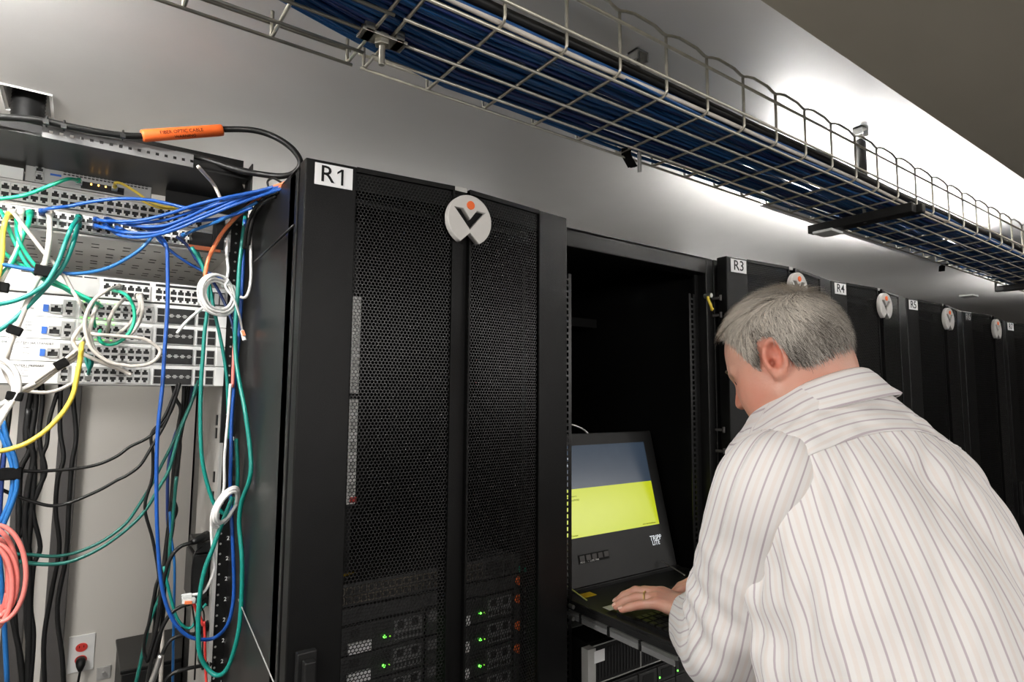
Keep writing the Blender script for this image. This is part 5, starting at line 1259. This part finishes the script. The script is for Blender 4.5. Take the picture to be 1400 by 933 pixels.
# collar: standing band with folded leaf
cn = S+F*.006+UP*.003; hd = H(0, -.02, -.06)
cax = (hd-cn).normalized(); cax = (cax*.6+UP*.4+F*.15).normalized(); cr_ = (LR-cax*LR.dot(cax)).normalized(); cf = cax.cross(cr_)
if cf.dot(F) < 0: cf = -cf
prof = [(.000, .088), (.016, .081), (.036, .077), (.047, .0765), (.050, .079), (.047, .083), (.037, .088), (.024, .095), (.012, .102), (.010, .100)]
g = []
for (h_, r_) in prof:
    row = []
    for k in range(97):
        a = 2*PI*k/96+PI/2; c_, s_ = math.cos(a), math.sin(a); fr = max(0, s_)
        hh = h_*(1-.25*fr)+(.010*max(0, -s_) if h_ > .03 else 0)
        row.append(cn+cr_*c_*r_*(.96+.22*max(0, (r_-.083)/.02))+cf*(s_*r_*1.02+.006)+cax*hh)
    g.append(row)
cloth('collar', g, [[([.002,.018,.038,.049,.052,.056,.069,.09,.108,.110][j], k*.01) for k in range(97)] for j in range(len(prof))], shirt, thick=.0016)
# trousers and shoes
tro = MB()
M['trouser'] = mat('dark_trousers', (.03, .032, .04), .8, var=.1, scale=80)
def loft(mb, rings, n=28):
    base = len(mb.v)
    for (c, a, b_) in rings:
        for k in range(n): mb.v.append(tuple(Vector(c)+LR*a*math.cos(2*PI*k/n)+F*b_*math.sin(2*PI*k/n)))
    for j in range(len(rings)-1):
        for k in range(n): mb.f.append((base+j*n+k, base+j*n+(k+1) % n, base+(j+1)*n+(k+1) % n, base+(j+1)*n+k)); mb.mi.append(0)
loft(tro, [(PEL+UP*.06, .205, .160), (PEL, .210, .165), (PEL-UP*.06, .205, .160), (PEL-UP*.11, .17, .13)])
for hp, kn, an in FT:
    loft(tro, [(hp+UP*.06, .10, .13), (hp-UP*.05, .112, .125), (hp.lerp(kn, .6), .092, .1), (kn, .078, .085), (kn.lerp(an, .5), .070, .078), (an-UP*.02, .062, .072)])
    b = MB(); c = an+Vector((0, 0, -.05)); prof_ = [(-.07, .036, .05), (-.03, .042, .075), (.05, .045, .07), (.12, .050, .045), (.17, .045, .032), (.20, .02, .02)]
    base = 0; N_ = 16
    for (o, w_, hh) in prof_:
        cc = Vector((an.x, an.y, .002))+F*o
        for k in range(N_):
            a = 2*PI*k/N_; b.v.append(tuple(cc+LR*w_*math.cos(a)+UP*(hh*(.5+.5*math.sin(a)) if math.sin(a) > -.99 else 0)))
    for j in range(len(prof_)-1):
        for k in range(N_): b.f.append((j*N_+k, j*N_+(k+1) % N_, (j+1)*N_+(k+1) % N_, (j+1)*N_+k)); b.mi.append(0)
    b.f += [tuple(range(N_)), tuple(range((len(prof_)-1)*N_, len(prof_)*N_))[::-1]]; b.mi += [0, 0]
    obj('shoe', b, M['plastic'], person, smooth=True)
obj('trousers', tro, M['trouser'], person, smooth=True)
# ---- hair: cap and strands
hfld = Field(tuple(HC_-Vector((.16, .16, .16))), tuple(HC_+Vector((.16, .16, .16))), .004); head_sdf(hfld)
G = hfld.g; lo = hfld.lo
def sdf(p):
    q = [(p[i]-lo[i])/.004 for i in range(3)]; i0 = [int(v) for v in q]; f = [q[i]-i0[i] for i in range(3)]
    s_ = 0.0
    for a in (0, 1):
        for b_ in (0, 1):
            for c in (0, 1): s_ += G[i0[0]+a, i0[1]+b_, i0[2]+c]*(f[0] if a else 1-f[0])*(f[1] if b_ else 1-f[1])*(f[2] if c else 1-f[2])
    return s_
hc = H(0, -.015, .01)
def surf(dv):
    a, b_ = .03, .15
    for _ in range(14):
        m_ = (a+b_)/2
        if sdf(hc+dv*m_) < 0: a = m_
        else: b_ = m_
    return a
HL = [(-.13, -.088), (-.085, -.086), (-.060, -.072), (-.040, -.052), (-.030, -.030), (-.026, .010), (-.016, .030), (.000, .034), (.006, .010), (.014, -.006), (.022, -.004), (.030, .020), (.040, .042), (.055, .055), (.070, .080), (.085, .092), (.2, .12)]
def hairline(y):
    for (a, za), (b_, zb) in zip(HL, HL[1:]):
        if a <= y <= b_: return za+(zb-za)*(y-a)/(b_-a)
    return .2
def hair_amt(dv, r):
    p = dv*r+(hc-HC_); y = p.dot(HF); z = p.dot(HU)+.004*noise.noise(p*160); return z-hairline(y)
M['hair'] = None
def hair_mat(name, c1, c2):
    M_ = bpy.data.materials.new(name); M_.use_nodes = True; nt = M_.node_tree; b = nt.nodes['Principled BSDF']; b.inputs['Roughness'].default_value = .5; b.inputs['Specular IOR Level'].default_value = .35
    a_ = nt.nodes.new('ShaderNodeAttribute'); a_.attribute_name = 'shade'; r_ = nt.nodes.new('ShaderNodeValToRGB')
    r_.color_ramp.elements[0].color = c1; r_.color_ramp.elements[1].color = c2; r_.color_ramp.elements[0].position = .05; r_.color_ramp.elements[1].position = .95
    nt.links.new(a_.outputs['Fac'], r_.inputs['Fac']); nt.links.new(r_.outputs['Color'], b.inputs['Base Color']); return M_
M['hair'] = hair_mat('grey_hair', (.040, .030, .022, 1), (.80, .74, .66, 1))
NT, NP = 110, 150; vs = []; sh = []; ok = []; fs = []
for i in range(NT+1):
    ph = PI*i/NT*.80
    for j in range(NP):
        th = 2*PI*j/NP; dv = (HR*math.sin(ph)*math.cos(th)+HF*math.sin(ph)*math.sin(th)+HU*math.cos(ph)).normalized()
        r = surf(dv); h_ = hair_amt(dv, r); fade = max(0, min(1, h_/.018))
        p = hc+dv*(r-.001+.0055*fade+.0012*fade*noise.noise(dv*60)); vs.append(tuple(p)); ok.append(h_ > -.002); rel = p-HC_
        sh.append(.12+.30*noise.noise(rel*70)+.35*max(0, rel.dot(HU)-.03)/.08+.30*max(0, rel.dot(HF))/.09)  # cap tone rises toward top and front, rim light painted into the grey
for i in range(NT):
    for j in range(NP):
        q = (i*NP+j, i*NP+(j+1) % NP, (i+1)*NP+(j+1) % NP, (i+1)*NP+j)
        if all(ok[k] for k in q): fs.append(q[::-1])
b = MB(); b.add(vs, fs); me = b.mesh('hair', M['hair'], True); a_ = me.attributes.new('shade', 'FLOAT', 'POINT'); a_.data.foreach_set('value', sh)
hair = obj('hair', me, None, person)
rh = random.Random(11); vs = []; fs = []; sh = []
crown = H(.012, -.055, .10)-hc; crown.normalize()
n_st = 0
while n_st < 20000:
    z = rh.uniform(-.75, 1); th = rh.uniform(0, 2*PI); q = math.sqrt(1-z*z); dv = (HR*q*math.cos(th)+HF*q*math.sin(th)+HU*z).normalized()
    r = surf(dv); h_ = hair_amt(dv, r)
    if h_ < 0.001: continue
    n_st += 1; fade = max(.25, min(1, h_/.03)); p = hc+dv*(r+.001); rel = p-HC_
    y_ = rel.dot(HF); z_ = rel.dot(HU)
    away = (dv-crown*dv.dot(crown))
    if away.length < .05: away = HF.copy()
    away.normalize()
    flow = away
    wz = max(0, min(1, (z_-.045)/.05)); wz = wz*wz*(3-2*wz)
    flow = (away*.4-HU*1.0-HF*.28)*(1-wz)+(away*.6+HF*.6)*wz       # sides and back comb down and back, the top forward
    cl = noise.noise_vector(rel*45)
    flow = (flow.normalized()+Vector((rh.gauss(0, .16), rh.gauss(0, .16), rh.gauss(0, .16)))+cl*.35); flow = (flow-dv*flow.dot(dv)).normalized()
    ln = (.016+.010*rh.random())*fade*(1.25 if z_ > .075 else 1); lift = .30+.16*rh.random()+(.30 if z_ > .08 else 0)
    wd = .00045; sd = flow.cross(dv).normalized()*wd; base = len(vs); tone = .03+.26*noise.noise(rel*34)+.62*rh.random()+.70*max(0, z_-.01)/.08+.45*max(0, y_)/.09  # strand tone also carries the rim light painted on top
    for k in range(4):
        f = k/3; c = p+flow*ln*f+dv*(ln*lift*(f-.55*f*f)+.004*min(1, fade)); w_ = sd*(1-.75*f)
        vs += [tuple(c-w_), tuple(c+w_)]; sh += [tone]*2
    for k in range(3): fs.append((base+2*k, base+2*k+1, base+2*k+3, base+2*k+2))
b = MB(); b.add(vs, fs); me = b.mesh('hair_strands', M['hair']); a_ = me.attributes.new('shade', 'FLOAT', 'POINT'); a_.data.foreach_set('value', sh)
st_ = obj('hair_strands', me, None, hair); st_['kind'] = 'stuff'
# eyebrows and eyes (turned away from the lens)
for s in (-1, 1):
    obj('eye', MB().tube([H(s*.031, .0855, -.004), H(s*.031, .0862, -.004)], [.0048, .0040], 12), M['ink'], person)
    obj('eyebrow', MB().tube([H(s*.014, .097, .016), H(s*.032, .092, .021), H(s*.052, .074, .015)], [.0022, .0034, .0018], 6), M['hair'], person)
